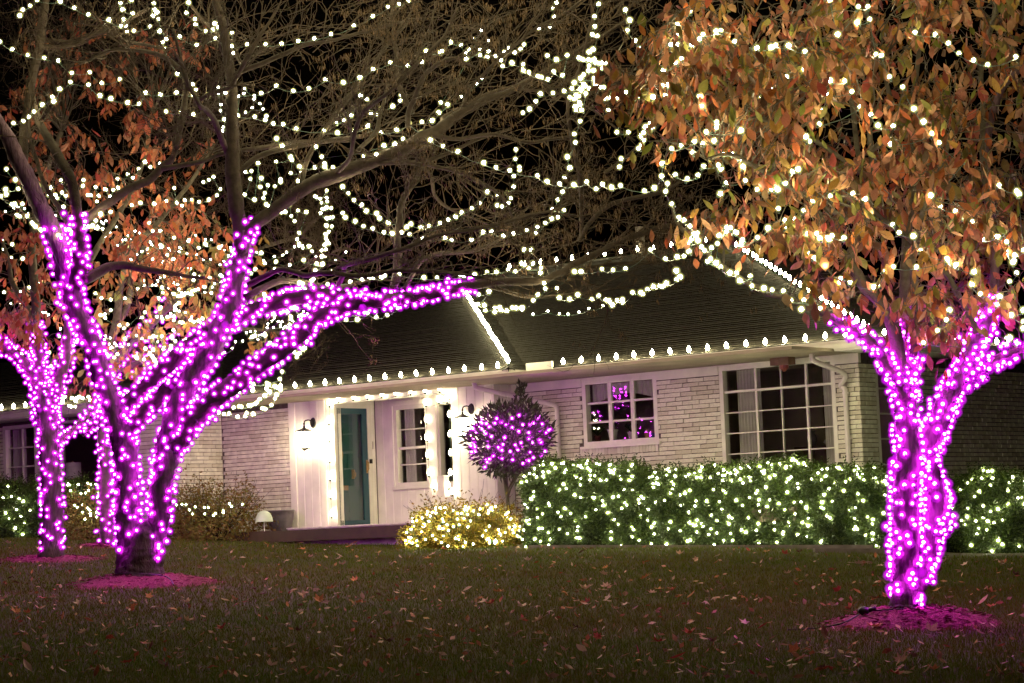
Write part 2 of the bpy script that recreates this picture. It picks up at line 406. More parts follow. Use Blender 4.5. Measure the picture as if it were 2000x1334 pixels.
def slab(name, f, a0, a1, z0, z1, holes, m, n0=-.20, n1=-.009, parent=None):
    """wall slab with real openings"""
    mb = MB(); As = sorted({a0, a1, *[h[0] for h in holes], *[h[1] for h in holes]})
    for i in range(len(As) - 1):
        A0, A1 = As[i], As[i + 1]
        if A0 < a0 or A1 > a1: continue
        segs = [(z0, z1)]
        for h in holes:
            if h[0] <= A0 + 1e-6 and h[1] >= A1 - 1e-6:
                ns = []
                for s0, s1 in segs:
                    if h[2] > s0: ns.append((s0, min(s1, h[2])))
                    if h[3] < s1: ns.append((max(s0, h[3]), s1))
                segs = [q for q in ns if q[1] - q[0] > 1e-4]
        for s0, s1 in segs: wbox(mb, f, A0, A1, n0, n1, s0, s1)
    return mb.build(name, m, parent or house)

BR = []
for k in range(5):
    mb = MB(); j = lambda s=.04: uni(-s, s)
    P = []
    for z in (-.5, .5):
        for (x, y) in ((-.5, -.5), (.5, -.5), (.5, .5), (-.5, .5)): P.append((x + j(.012), y + j(.05), z + j(.05)))
    mb.add(P, [(0, 3, 2, 1), (4, 5, 6, 7), (0, 1, 5, 4), (1, 2, 6, 5), (2, 3, 7, 6), (3, 0, 4, 7)])
    BR.append(mb.mesh('brick', M['brick']))
UNIT = [tuple(v.co) for v in BR[0].vertices]
brick_left = [300]
def bricks(wall, f, a0, a1, z0, z1, holes, single=False, L=.312, H=.0605, J=.0115, rag=0.0, wild=1.0, vis=None):
    mb = MB(); z = z0; row = 0
    while z + H < z1 + .001:
        off = (row % 2) * .5 * (L + J) + uni(-.05, .05)
        a = a0 - off
        while a < a1:
            b0, b1 = max(a, a0), min(a + L, a1 + (uni(-rag, rag) if rag else 0))
            a += L + J
            pieces = [(b0, b1)]
            for h in holes:
                if h[2] < z + H and h[3] > z:
                    np_ = []
                    for p0, p1 in pieces:
                        if h[1] <= p0 or h[0] >= p1: np_.append((p0, p1)); continue
                        if h[0] > p0: np_.append((p0, h[0] - .004))
                        if h[1] < p1: np_.append((h[1] + .004, p1))
                    pieces = np_
            for p0, p1 in pieces:
                if p1 - p0 < .035: continue
                n = max(.001, .006 + random.gauss(0, .003) * wild)
                tilt = random.gauss(0, .006) * wild
                mw = f.mat((p0 + p1) / 2, n - .025, z + H / 2, p1 - p0, .05, H * uni(.95, 1.03)) @ Matrix.Rotation(tilt * .6, 4, 'Y')
                if single and brick_left[0] > 0 and (vis is None or z > vis):
                    brick_left[0] -= 1
                    link('brick', random.choice(BR), wall, None, None, mw)
                else:
                    q = [mw @ Vector(c) for c in UNIT]
                    mb.add(q, [(0, 3, 2, 1), (4, 5, 6, 7), (0, 1, 5, 4), (1, 2, 6, 5), (2, 3, 7, 6), (3, 0, 4, 7)])
        z += H + J; row += 1
    if mb.v: mb.build('brick_courses', M['brick'], wall, False, 'stuff')

def boards(wall, f, a0, a1, z0, z1, w=.19, holes=()):
    a = a0
    while a < a1 - .02:
        b = min(a + w, a1)
        segs = [(z0, z1)]
        for h in holes:
            if h[0] < b - .01 and h[1] > a + .01:
                ns = []
                for s0, s1 in segs:
                    if h[2] > s0: ns.append((s0, min(s1, h[2])))
                    if h[3] < s1: ns.append((max(s0, h[3]), s1))
                segs = [q for q in ns if q[1] - q[0] > .02]
        for s0, s1 in segs:
            mb = MB(); e = .0055; n = uni(-.0015, .0015)
            # board with chamfered edges
            prof = [(a + e, -.012), (a + .012 + e, n), (b - .012 - e, n), (b - e, -.012)]
            P = [f(x, y, s0) for x, y in prof] + [f(x, y, s1) for x, y in prof]
            mb.add(P, [(0, 1, 5, 4), (1, 2, 6, 5), (2, 3, 7, 6), (3, 2, 1, 0), (4, 5, 6, 7)])
            mb.build('board', M['white'], wall)
        a = b

def window(name, f, a0, a1, z0, z1, cols, rows, fw=.06, mun=.022, sash=True, n_gl=-.075, colx=None, rowz=None, thick_rows=(), thick_cols=(), sill=True, parent=None):
    root = MB()
    for (x0, x1, y0, y1) in ((a0, a0 + fw, z0, z1), (a1 - fw, a1, z0, z1), (a0 + fw, a1 - fw, z0, z0 + fw), (a0 + fw, a1 - fw, z1 - fw, z1)):
        wbox(root, f, x0, x1, -.12, .004, y0, y1)
    w = root.build(name, M['trim'], parent or house)
    i0, i1, j0, j1 = a0 + fw, a1 - fw, z0 + fw, z1 - fw
    cx = colx or [i0 + (i1 - i0) * k / cols for k in range(1, cols)]
    rz = rowz or [j0 + (j1 - j0) * k / rows for k in range(1, rows)]
    xs = [i0] + list(cx) + [i1]; zs = [j0] + list(rz) + [j1]
    for k, x in enumerate(cx):
        h = mun * (2.2 if k in thick_cols else 1) / 2; mb = MB(); wbox(mb, f, x - h, x + h, n_gl - .02, n_gl + .022, j0, j1); mb.build('muntin', M['trim'], w)
    for k, z in enumerate(rz):
        h = mun * (2.0 if k in thick_rows else 1) / 2
        for c in range(len(xs) - 1):
            mb = MB(); wbox(mb, f, xs[c] + (mun / 2 if c else 0), xs[c + 1] - (mun / 2 if c < len(xs) - 2 else 0), n_gl - .018, n_gl + (.02 if k not in thick_rows else .035), z - h, z + h); mb.build('muntin', M['trim'], w)
    for c in range(len(xs) - 1):
        for r_ in range(len(zs) - 1):
            mb = MB(); t = random.gauss(0, .0022); s = random.gauss(0, .0022)
            P = [(xs[c], zs[r_]), (xs[c + 1], zs[r_]), (xs[c + 1], zs[r_ + 1]), (xs[c], zs[r_ + 1])]
            q = []
            for k, (x, z) in enumerate(P): q.append(f(x, n_gl + (t if k in (1, 2) else -t) * .5 + (s if k > 1 else -s) * .5, z))
            mb.add(q, [(0, 1, 2, 3)]); mb.build('pane', M['glass'], w)
    if sill:
        mb = MB(); wbox(mb, f, a0 - .05, a1 + .05, -.10, .055, z0 - .045, z0 - .001); mb.build('sill', M['trim'], w)
    return w

# --- left brick wall beside the porch (v = 0) and the left wing
fP = front(0.0); UW = -6.62; VW = -1.45
w = slab('wall', fP, UW, -4.86, GL, ZW, [], M['mortar']); bricks(w, fP, UW + .01, -4.87, .02, 2.56, [], rag=.03, wild=2.0)
fS = right(UW); w = slab('wall', fS, VW + .2, -.01, GL, ZW, [], M['mortar']); bricks(w, fS, VW, -.02, .02, 2.56, [])
fW = front(VW); hl = [(-11.22, -10.22, .95, 2.56), (-9.62, -8.42, .95, 2.56)]
w = slab('wall', fW, -15.5, UW - .009, GL, ZW, hl, M['mortar']); bricks(w, fW, -12.6, UW, .1, 2.56, hl)
window('window', fW, -11.22, -10.22, .95, 2.56, 2, 4, .07, .025)
window('window', fW, -9.62, -8.42, .95, 2.56, 1, 1, .05, .02)
# --- porch panels
mb = MB(); wbox(mb, fP, -4.86, -4.71, -.1, .022, .30, ZW); mb.build('corner_board', M['white'], house)
w = slab('wall', fP, -4.71, -3.752, GL, ZW, [], M['white']); boards(w, fP, -4.71, -3.75, ZF, ZW)
w = slab('wall', fP, -.97, -.001, GL, ZW, [], M['white']); boards(w, fP, -.97, -.001, .20, ZW)
fI = right(0.0); w = slab('wall', fI, .2, .49, GL, ZW, [], M['white']); boards(w, fI, .0, .49, .20, ZW)
# alcove: door wall faces right, window wall faces the lawn
fD = right(-3.752); VB = 1.107
DA0, DA1, DZ1 = .07, .88, 2.46
w = slab('wall', fD, .2, VB, GL, ZW, [(DA0, DA1, ZF, DZ1)], M['white'], n0=-.16)
mb = MB()
wbox(mb, fD, .0, DA0 - .001, -.15, .018, ZF, DZ1 + .09); wbox(mb, fD, DA1 + .001, DA1 + .10, -.15, .018, ZF, DZ1 + .09); wbox(mb, fD, DA0, DA1, -.15, .018, DZ1 + .001, DZ1 + .09)
mb.build('door_casing', M['trim'], house)
fB = front(VB); hb = [(-3.30, -1.62, 1.0, 2.48)]
w = slab('wall', fB, -3.752, -.90, GL, ZW, hb, M['white']); boards(w, fB, -3.74, -.97, ZF, ZW, holes=[(-3.38, -1.54, .95, 2.56)])
mb = MB(); wbox(mb, fB, -3.38, -3.30, -.1, .03, 1.0, 2.56); wbox(mb, fB, -3.30, -1.62, -.1, .03, 2.48, 2.56); wbox(mb, fB, -1.62, -1.54, -.1, .03, 1.0, 2.56)
wbox(mb, fB, -2.46, -2.24, -.1, .03, 1.0, 2.48); mb.build('window_casing', M['white'], house)
window('window', fB, -3.30, -2.46, 1.0, 2.48, 1, 4, .075, .022, rowz=[1.40, 1.70, 2.04], thick_rows=(1,))
window('window', fB, -2.24, -1.62, 1.0, 2.48, 1, 1, .05, .02, sill=False)
slab('wall', right(-.97), .2, VB, GL, ZW, [], M['white'], n0=0, n1=.18)
mb = MB(); wbox(mb, fP, -3.75, -.97, -.14, .0, 2.53, ZW); mb.build('porch_beam', M['white'], house)
# --- main brick wall
VM = .497; fM = front(VM); UC = 6.89
KW = (1.52, 3.06, 1.47, 2.58); BW = (4.30, 6.46, .52, 2.60)
w = slab('wall', fM, 0.0, UC - .009, GL, ZW, [KW, BW], M['mortar'])
sold = (1.42, 3.06, 1.315, 1.468)
bricks(w, fM, .01, UC, .02, 2.50, [KW, BW, sold], True, vis=.86)
n = 25
for k in range(n):
    a = 1.43 + (k + .5) * 1.62 / n
    link('sill_brick', BR[k % 5], w, None, None, fM.mat(a, .012 - .03, 1.39, .055, .06, .145))
for (x0, x1) in ((.0, 1.515), (3.065, 4.295), (6.465, UC + .02)):
    mb = MB(); wbox(mb, fM, x0, x1, -.05, .020, 2.472, ZW); mb.build('frieze_board', M['trim'], house)
mb = MB(); wbox(mb, fM, KW[0], KW[1], -.05, .012, KW[3] + .001, ZW); wbox(mb, fM, BW[0], BW[1], -.05, .012, BW[3] + .001, ZW); mb.build('window_head', M['trim'], house)
window('window', fM, *KW, 3, 3, .075, .035, n_gl=-.07, thick_cols=(0, 1))
bw = window('window', fM, *BW, 4, 6, .07, .018, colx=[4.96, 5.43, 5.90], rowz=[.86, 1.19, 1.52, 1.85, 2.185], thick_rows=(4,), thick_cols=(0, 2))
# --- right side wall, facing right
fR = right(UC); hr = [(1.0, 2.36, .45, 2.55)]
w = slab('wall', fR, VM + .2, 9.0, GL, ZW, hr, M['mortar']); bricks(w, fR, VM, 7.2, .02, 2.52, hr)
window('window', fR, 1.0, 2.36, .45, 2.55, 2, 5, .06, .024)
# back and far walls, floor, ceiling: close the house
slab('wall', front(9.0), -15.5, UC, GL, ZW, [], M['room'], n0=-.15, n1=0)
slab('wall', right(-15.5), VW, 9, GL, ZW, [], M['brick'], n0=-.0, n1=.15)
mb = MB(); mb.box((-15.3, -1.2, ZF - .25), (UC - .2, 8.9, ZF - .05)); mb.build('room_floor', M['wood'], house)
mb = MB(); mb.box((-15.4, -1.3, ZW + .001), (UC - .05, 8.95, ZW + .05)); mb.build('ceiling', M['room'], house)
mb = MB()
mb.box((-.10, 2.6, ZF), (UC - .21, 2.7, ZW)); mb.box((-15, 2.8, ZF), (-3.8, 2.9, ZW)); mb.box((-3.7, 3.4, ZF), (-.2, 3.5, ZW)); mb.box((3.45, .72, ZF), (3.55, 2.59, ZW)); mb.box((-.2, 1.2, ZF), (-.12, 2.59, ZW))
mb.build('inner_wall', M['room'], house)

# --- front door and storm door
dr = empty('front_door', parent=house)
def dbox(name, mt, a0, a1, n0, n1, z0, z1, par=dr):
    mb = MB(); wbox(mb, fD, a0, a1, n0, n1, z0, z1); return mb.build(name, mt, par)
mb = MB()
for (x0, x1, z0, z1) in ((DA0, DA0 + .05, ZF, DZ1), (DA1 - .13, DA1, ZF, DZ1), (DA0 + .05, DA1 - .13, DZ1 - .10, DZ1), (DA0 + .05, DA1 - .13, ZF, ZF + .09)): wbox(mb, fD, x0, x1, -.045, .0, z0, z1)
sf = mb.build('storm_frame', M['teal_dark'], dr)
dbox('storm_glass', M['glass'], DA0 + .05, DA1 - .13, -.025, -.021, ZF + .09, DZ1 - .10)
def dz(y): return 2.46 - (y - 340) / 805 * 2.12
def da(x): return .07 + (x - 415) / 225 * .81
mb = MB()
wn0, wn1, wz0, wz1 = da(432), da(488), dz(572), dz(480)
for (x0, x1, z0, z1) in ((DA0, wn0, ZF, DZ1), (wn1, DA1, ZF, DZ1), (wn0, wn1, ZF, wz0), (wn0, wn1, wz1, DZ1)): wbox(mb, fD, x0, x1, -.14, -.095, z0, z1)
mb.build('door_leaf', M['teal'], dr)
dbox('door_light', M['glass'], wn0, wn1, -.12, -.116, wz0, wz1)
dbox('muntin', M['teal'], (wn0 + wn1) / 2 - .008, (wn0 + wn1) / 2 + .008, -.115, -.105, wz0, wz1)
for (x0, x1, y0, y1) in ((424, 465, 900, 1060), (478, 520, 900, 1060), (424, 465, 640, 760), (478, 520, 640, 760), (424, 520, 1080, 1120)):
    mb = MB(); A0, A1, Z1, Z0 = da(x0), da(x1), dz(y0), dz(y1)
    for (p0, p1, q0, q1) in ((A0, A0 + .018, Z0, Z1), (A1 - .018, A1, Z0, Z1), (A0 + .018, A1 - .018, Z0, Z0 + .018), (A0 + .018, A1 - .018, Z1 - .018, Z1)): wbox(mb, fD, p0, p1, -.095, -.083, q0, q1)
    mb.build('door_panel', M['teal'], dr)
dbox('mail_slot', M['brass'], da(430), da(512), -.094, -.080, dz(903), dz(870))
mb = MB(); ring = [fD(da(461) + .055 * math.cos(t), -.075, dz(655) + .10 * math.sin(t) * (1 if math.sin(t) < 0 else .8)) for t in np.linspace(0, 6.283, 17)]
mb.tube(ring, .011, 6); wbox(mb, fD, da(450), da(472), -.094, -.07, dz(625), dz(603)); mb.build('knocker', M['brass'], dr)
mb = MB(); wbox(mb, fD, da(543), da(562), -.094, -.082, dz(825), dz(762)); mb.tube([fD(da(553), -.082, dz(775)), fD(da(555), -.035, dz(785)), fD(da(555), -.035, dz(808)), fD(da(553), -.082, dz(818))], .012, 6)
mb.ball(fD(da(553), -.07, dz(770)), .024, 8, 5); mb.build('door_handle', M['brass'], dr)
mb = MB(); mb.tube([fD(DA1 - .03, .0, 1.50), fD(DA1 - .03, .04, 1.48), fD(DA1 - .03, .045, 1.36), fD(DA1 - .03, .0, 1.30)], .011, 6); wbox(mb, fD, DA1 - .05, DA1 - .012, .0005, .008, 1.28, 1.52); mb.build('storm_handle', M['brass'], dr)
mb = MB(); wbox(mb, fD, DA1 + .02, DA1 + .075, .019, .045, 1.455, 1.535); mb.build('door_bell', M['black_metal'], house)
dbox('threshold', M['brass'], DA0, DA1, -.14, .02, ZF - .02, ZF + .004)
mb = MB(); wbox(mb, fD, DA1 + .14, DA1 + .16, -.012, .014, 1.72, 1.86); mb.build('house_number_plate', M['trim'], house)

# --- eaves: soffits, gutters, fascia
mb = MB()
GE = .0
mb.box((-5.98 - .0, -.60, ZW + .01), (.83, VB - .01, ZW + .03)); mb.box((.831, -.60, ZW + .01), (.86, .48, ZW + .03))
mb.box((.861, -.10, ZW + .01), (7.49, .60, ZW + .03)); mb.box((6.80, .601, ZW + .01), (7.49, 9.5, ZW + .03))
mb.box((-15.9, -2.05, ZW + .01), (-6.0, -1.30, ZW + .03))
mb.build('soffit', M['soffit'], house)
def gutter(p0, p1, outw):
    """box gutter with a rolled lip from p0 to p1 (house uv)"""
    p0 = np.array(p0, float); p1 = np.array(p1, float); o = np.array(outw, float)
    prof = [(-.11, 2.645), (-.015, 2.645), (.0, 2.665), (.0, 2.735), (.018, 2.765), (.018, 2.80), (.006, 2.803), (.004, 2.775), (-.012, 2.74), (-.012, 2.67), (-.11, 2.66)]
    mb = MB(); P = []
    for q in (p0, p1):
        for n, z in prof: c = q + o * n; P.append((c[0], c[1], z))
    k = len(prof); mb.add(P, [(i, (i + 1) % k, k + (i + 1) % k, k + i) for i in range(k)] + [tuple(range(k))[::-1], tuple(range(k, 2 * k))])
    return mb.build('gutter', M['gutter'], house)
gutter((-5.98, -.62), (.85, -.62), (0, -1)); gutter((.85, -.60), (.85, -.13), (1, 0))
gutter((.86, -.12), (7.51, -.12), (0, -1)); gutter((7.51, -.10), (7.51, 9.5), (1, 0))
gutter((-15.9, -2.07), (-5.98, -2.07), (0, -1)); gutter((-5.98, -2.05), (-5.98, -.63), (1, 0))
mb = MB(); mb.box((.872, -.17, 2.77), (1.42, -.12, 2.90)); mb.box((.872, -.11, 2.77), (.90, .25, 2.90)); mb.build('gutter_splash_guard', M['gutter'], house)
mb = MB()
for q in np.arange(-5.2, .5, .9): mb.box((q, -.625, 2.80), (q + .02, -.5, 2.808))
for q in np.arange(1.7, 7.4, .9): mb.box((q, -.125, 2.80), (q + .02, -.0, 2.808))
mb.build('gutter_strap', M['gutter'], house)

# --- roof planes as stepped shingle courses
def roof_plane(e0, e1, up, run, pitch, left, right_, z0=2.80, course=.125, name='roof_slope'):
    """e0->e1 eave in uv, up = horizontal unit pointing up the slope; left/right_(t) give the horizontal inset of the two ends at run t"""
    e0 = np.array(e0, float); e1 = np.array(e1, float); up = np.array(up, float); d = e1 - e0; L = np.linalg.norm(d); d /= L
    mb = MB(); t = 0.0; k = 0
    while t < run:
        t2 = min(t + course * 1.0, run); lift = .014 + .004 * ((k * 7) % 3)
        l0, l1 = left(t), left(t2); q0, q1 = right_(t), right_(t2)
        s0, s1, S0, S1 = l0, L - q0, l1, L - q1
        if s1 - s0 < .05: break
        nseg = max(1, int((s1 - s0) / 1.1))
        xs0 = np.linspace(s0, s1, nseg + 1); xs1 = np.linspace(S0, max(S0 + .01, S1), nseg + 1)
        jit = [uni(-.004, .005) for _ in range(nseg + 1)]
        P = []
        for i in range(nseg + 1):
            a = e0 + d * xs0[i] + up * t; b = e0 + d * xs1[i] + up * t2
            P += [(a[0], a[1], z0 + pitch * t), (a[0], a[1], z0 + pitch * t + lift + jit[i]), (b[0], b[1], z0 + pitch * t2 + .003)]
        fs = []
        for i in range(nseg):
            a, b = 3 * i, 3 * i + 3
            fs += [(a, b, b + 1, a + 1), (a + 1, b + 1, b + 2, a + 2)]
        mb.add(P, fs); t = t2; k += 1
    return mb.build(name, M['roof'], house)
PP, PM = .36, .355
zz = lambda t: 0.0
# porch block: front slope, right hip end (both stop at the hip), main block and wing
roof_plane((-12.0, -.64), (.87, -.64), (0, 1), 6.0, PP, zz, lambda t: t, 2.79)
roof_plane((.87, -.64), (.87, 6.0), (-1, 0), 6.0, PP, lambda t: t, lambda t: 0.0, 2.79)
roof_plane((-9.0, -.14), (7.53, -.14), (0, 1), 7.9, PM, zz, lambda t: t, 2.785)
roof_plane((7.53, -.14), (7.53, 15.66), (-1, 0), 7.9, PM, lambda t: t, lambda t: t, 2.785)
roof_plane((-16.0, -2.09), (-5.96, -2.09), (0, 1), 4.0, PP, zz, lambda t: t, 2.79)
roof_plane((-5.96, -2.09), (-5.96, 6.0), (-1, 0), 4.0, PP, lambda t: t, zz, 2.79)
# far side of the roofs
def quad(name, pts, m):
    mb = MB(); mb.add(pts, [tuple(range(len(pts)))]); return mb.build(name, m, house)
zr1 = 2.79 + PP * 6; zr2 = 2.785 + PM * 7.9; zr3 = 2.79 + PP * 4
quad('roof_back', [(-.37, 7.76, zr2), (-9.0, 7.76, zr2), (-9.0, 15.6, 2.79), (7.5, 15.6, 2.79)], M['roof'])
quad('roof_back', [(-5.13, 5.36, zr1), (-12, 5.36, zr1), (-12, 11.5, 2.79), (-5.1, 11.5, 2.79)], M['roof'])
quad('roof_back', [(-9.96, 1.91, zr3), (-16, 1.91, zr3), (-16, 6, 2.79), (-9.96, 6, 2.79)], M['roof'])
# hip and ridge caps
capm = MB(); capm.add([(-.11, -.13, -.04), (0, -.13, .012), (.11, -.13, -.04), (-.11, .13, -.055), (0, .13, -.003), (.11, .13, -.055), (-.11, -.13, -.052), (0, -.13, -.0), (.11, -.13, -.052)],
                      [(0, 1, 4, 3), (1, 2, 5, 4), (6, 7, 1, 0), (7, 8, 2, 1)])
CAP = capm.mesh('hip_cap', M['roof'])
def caps(p0, p1, name='hip_cap', step=.155):
    p0 = Vector(p0); p1 = Vector(p1); d = p1 - p0; n = int(d.length / step); y = d.normalized(); x = y.cross(Vector((0, 0, 1))).normalized(); z = x.cross(y)
    mw = Matrix((x, y, z)).transposed().to_4x4()
    for k in range(n):
        p = p0 + d * ((k + .5) / n); q = mw.copy(); q.translation = p + z * .035; link(name, CAP, house, None, None, q)
caps((.87, -.64, 2.79), (-5.13, 5.36, zr1)); caps((7.53, -.14, 2.785), (-.37, 7.76, zr2)); caps((-.37, 7.76, zr2), (-7.0, 7.76, zr2), 'ridge_cap', .2)
caps((-5.96, -2.09, 2.79), (-9.96, 1.91, zr3))
mb = MB(); mb.box((-2.6, 7.9, zr2 - .3), (-2.48, 8.05, zr2 + .62)); mb.build('vent_pipe', M['kerb'], house)

# --- downspouts
def spout(pts, name='downspout'):
    mb = MB(); P = crom(pts, 5); mb.tube(P, .042, 8); 
    return mb.build(name, M['gutter'], house, True)
a0 = on_v(1583, 690, -.14); spout([(a0[0], -.10, 2.66), (a0[0], -.10, 2.56), (a0[0] + .05, -.06, 2.49), (a0[0] + .32, .30, 2.30), (6.60, .425, 2.14), (6.66, .44, 2.08), (6.67, .44, 1.9), (6.67, .44, .6), (6.67, .44, -.3)])
spout([(.05, -.56, 2.66), (.05, -.54, 2.58), (.07, -.45, 2.53), (.5, .15, 2.36), (.94, .40, 2.22), (1.01, .44, 2.16), (1.02, .44, 2.0), (1.02, .44, .9), (1.02, .44, -.3)])
mb = MB()
for z in (1.3, 2.0): wbox(mb, fM, 6.61, 6.73, .0, .06, z, z + .03)
mb.build('spout_strap', M['gutter'], house)
# flood light box under the soffit
fl = empty('flood_light', parent=house)
a = on_v(1527, 703, .1)
mb = MB(); mb.box((a[0] - .17, .02, 2.505), (a[0] + .17, .22, 2.629)); mb.build('fixture_box', mat('brown_fixture_box', (.16, .085, .05), .7), fl)
mb = MB(); mb.lathe([(.075, .0), (.07, -.05), (.03, -.09), (.001, -.10)], 10, 0, (a[0] + .02, .12, 2.503)); mb.build('lens', mat('amber_lens', (.25, .07, .05), .3), fl)
# curtains
def curtain(f, a0, a1, z0, z1, n, folds, label, valance=False, amp=.025, top=None):
    mb = MB(); k = folds * 6; P = []
    for i in range(k + 1):
        t = i / k; a = a0 + (a1 - a0) * t; w = amp * math.sin(t * folds * 6.283 + .6 * math.sin(t * 9))
        zb = z0
        if valance: zb = z0 + .16 * math.sin(math.pi * t)
        P += [f(a, n + w, zb), f(a, n + w * .7, z1)]
    mb.add(P, [(2 * i, 2 * i + 2, 2 * i + 3, 2 * i + 1) for i in range(k)])
    o = mb.build('curtain', M['curtain'], None, True); o.location = HO; o.rotation_euler = (0, 0, HROT); tag(o, label, 'curtain'); return o
curtain(fM, 4.52, 4.97, .5, 2.53, -.19, 8, 'pale pleated curtain hanging at the left side of the tall picture window')
curtain(fM, 6.13, 6.42, .5, 2.53, -.19, 7, 'pale pleated curtain drawn aside at the right end of the tall picture window')
curtain(fM, 1.62, 3.02, 2.16, 2.50, -.16, 16, 'short gathered valance arching over the pink lit kitchen window', True, .018)
curtain(fB, -3.2, -2.95, 1.02, 2.44, -.2, 4, 'tan drape at the left edge of the porch window beside the front door', amp=.02)
curtain(fW, -11.15, -10.75, .95, 2.5, -.19, 6, 'sheer curtain behind the far left window near the photo edge')
# steps
mb = MB(); mb.box((-5.45, -.95, -.5), (-1.2, -.46, .17)); mb.box((-4.86, -.459, -.5), (-.98, VB - .02, .315)); st = mb.build('porch_step', M['stone'], house)
for k in range(9):
    a = -5.45 + k * .472
    mb = MB(); mb.box((a + .004, -.985, .171), (a + .468, -.455, .20)); mb.build('step_tile', M['stone'], st)
for k in range(8):
    a = -4.86 + k * .485
    mb = MB(); mb.box((a + .004, -.49, .316), (a + .481, .0 if a < -3.8 else VB - .03, .338)); mb.build('step_tile', M['stone'], st)
mb = MB(); mb.box((-4.7, -1.0, .172), (-1.9, -.987, .197)); mb.build('step_edge', M['stone_edge'], st)

def hthing(o): o.location = HO; o.rotation_euler = (0, 0, HROT); return o
# small wall box by the porch post, kitchen sill things, lamp
mb = MB(); q = on_v(872, 945, -.03)
mb.box((q[0] - .10, -.16, q[2] - .22), (q[0] + .06, -.03, q[2] + .12)); mb.box((q[0] - .115, -.175, q[2] + .121), (q[0] + .075, -.02, q[2] + .14)); mb.box((q[0] - .085, -.166, q[2] - .1), (q[0] + .045, -.161, q[2] + .06))
tag(hthing(mb.build('mail_box', M['white'])), 'small white box fixed on the porch corner under the front window lights', 'box')
slz = 1.545
def sill_pot(a, r, h, mt, label, plant=None):
    root = tag(hthing(empty('flower_pot')), label, 'flower pot')
    c = fM(a, -.20, slz); mb = MB(); mb.lathe([(r * .7, 0), (r, h * .85), (r * 1.1, h * .86), (r * 1.1, h), (r * .9, h), (r * .85, h * .8)], 12, 0, c); mb.build('pot', mt, root, True)
    if plant:
        mb = MB()
        for k in range(26):
            t = R() * 6.28; l = uni(.06, .15); dx, dy = math.cos(t), math.sin(t); b = (c[0], c[1], c[2] + h); w = .02
            p = [(b[0] - dy * w * .3, b[1] + dx * w * .3, b[2]), (b[0] + dy * w * .3, b[1] - dx * w * .3, b[2]), (b[0] + dx * l * .5 + dy * w, b[1] + dy * l * .5 - dx * w, b[2] + l), (b[0] + dx * l, b[1] + dy * l, b[2] + l * .9)]
            mb.add(p, [(0, 1, 3, 2)])
        mb.build('foliage', M[plant], root)
sill_pot(1.98, .085, .19, M['white'], 'white tapered pot standing on the kitchen window sill', 'bay_leaf')
sill_pot(2.36, .06, .13, M['stone_edge'], 'small grey pot in the middle of the kitchen window sill', 'bay_leaf')
sill_pot(1.66, .06, .10, mat('dark_red_pot', (.12, .03, .02)), 'dark pot with leafy plant at the left end of the kitchen sill', 'hedge_leaf')
def doll(a, h, body, head, label):
    root = tag(hthing(empty('figurine')), label, 'figurine'); c = fM(a, -.19, slz)
    mb = MB(); mb.lathe([(.035, 0), (.042, h * .2), (.03, h * .5), (.038, h * .6), (.015, h * .68)], 10, 0, c)
    mb.tube([(c[0] - .03, c[1], c[2] + h * .58), (c[0] - .06, c[1] - .01, c[2] + h * .35)], .010, 6); mb.tube([(c[0] + .03, c[1], c[2] + h * .58), (c[0] + .06, c[1] - .01, c[2] + h * .38)], .010, 6)
    mb.build('body', body, root, True); mb = MB(); mb.ball((c[0], c[1], c[2] + h * .82), h * .2, 10, 7); mb.build('head', head, root, True)
doll(2.70, .15, mat('yellow_glaze', (.5, .33, .06)), mat('pale_glaze', (.5, .3, .18)), 'small yellow figurine on the right part of the kitchen sill')
doll(2.79, .13, mat('blue_glaze', (.08, .12, .25)), mat('tan_glaze', (.45, .28, .16)), 'small blue and tan figurine next to the yellow one on the sill')
doll(2.95, .20, mat('orange_glaze', (.5, .16, .04)), mat('orange_glaze_light', (.5, .22, .08)), 'taller orange figurine at the right end of the kitchen sill')
# lit table lamp behind the left wing window
lr = tag(hthing(empty('table_lamp')), 'table lamp with pale drum shade behind the dark left wing window', 'lamp')
q = on_v(142, 920, VW + .45); mb = MB(); mb.lathe([(.17, .06), (.16, .36)], 16, 0, (q[0], VW + .45, q[2] - .2), False); mb.build('lamp_shade', mat('lamp_shade_linen', (.55, .52, .46)), lr, True)
mb = MB(); mb.lathe([(.09, -.62), (.09, -.60), (.03, -.55), (.07, -.3), (.02, .0), (.012, .34), (.03, .36), (.001, .40)], 10, 0, (q[0], VW + .45, q[2] - .2)); mb.build('lamp_base', M['brass'], lr, True)
tb = tag(hthing(empty('side_table')), 'dark side table carrying the lamp inside the left wing window', 'table')
mb = MB(); mb.box((q[0] - .3, VW + .25, q[2] - .86), (q[0] + .3, VW + .75, q[2] - .825)); mb.build('table_top', M['wood'], tb)
for sx in (-.26, .26):
    for sy in (.29, .71):
        mb = MB(); mb.box((q[0] + sx - .025, VW + sy - .025, ZF - .05), (q[0] + sx + .025, VW + sy + .025, q[2] - .861)); mb.build('leg', M['wood'], tb)
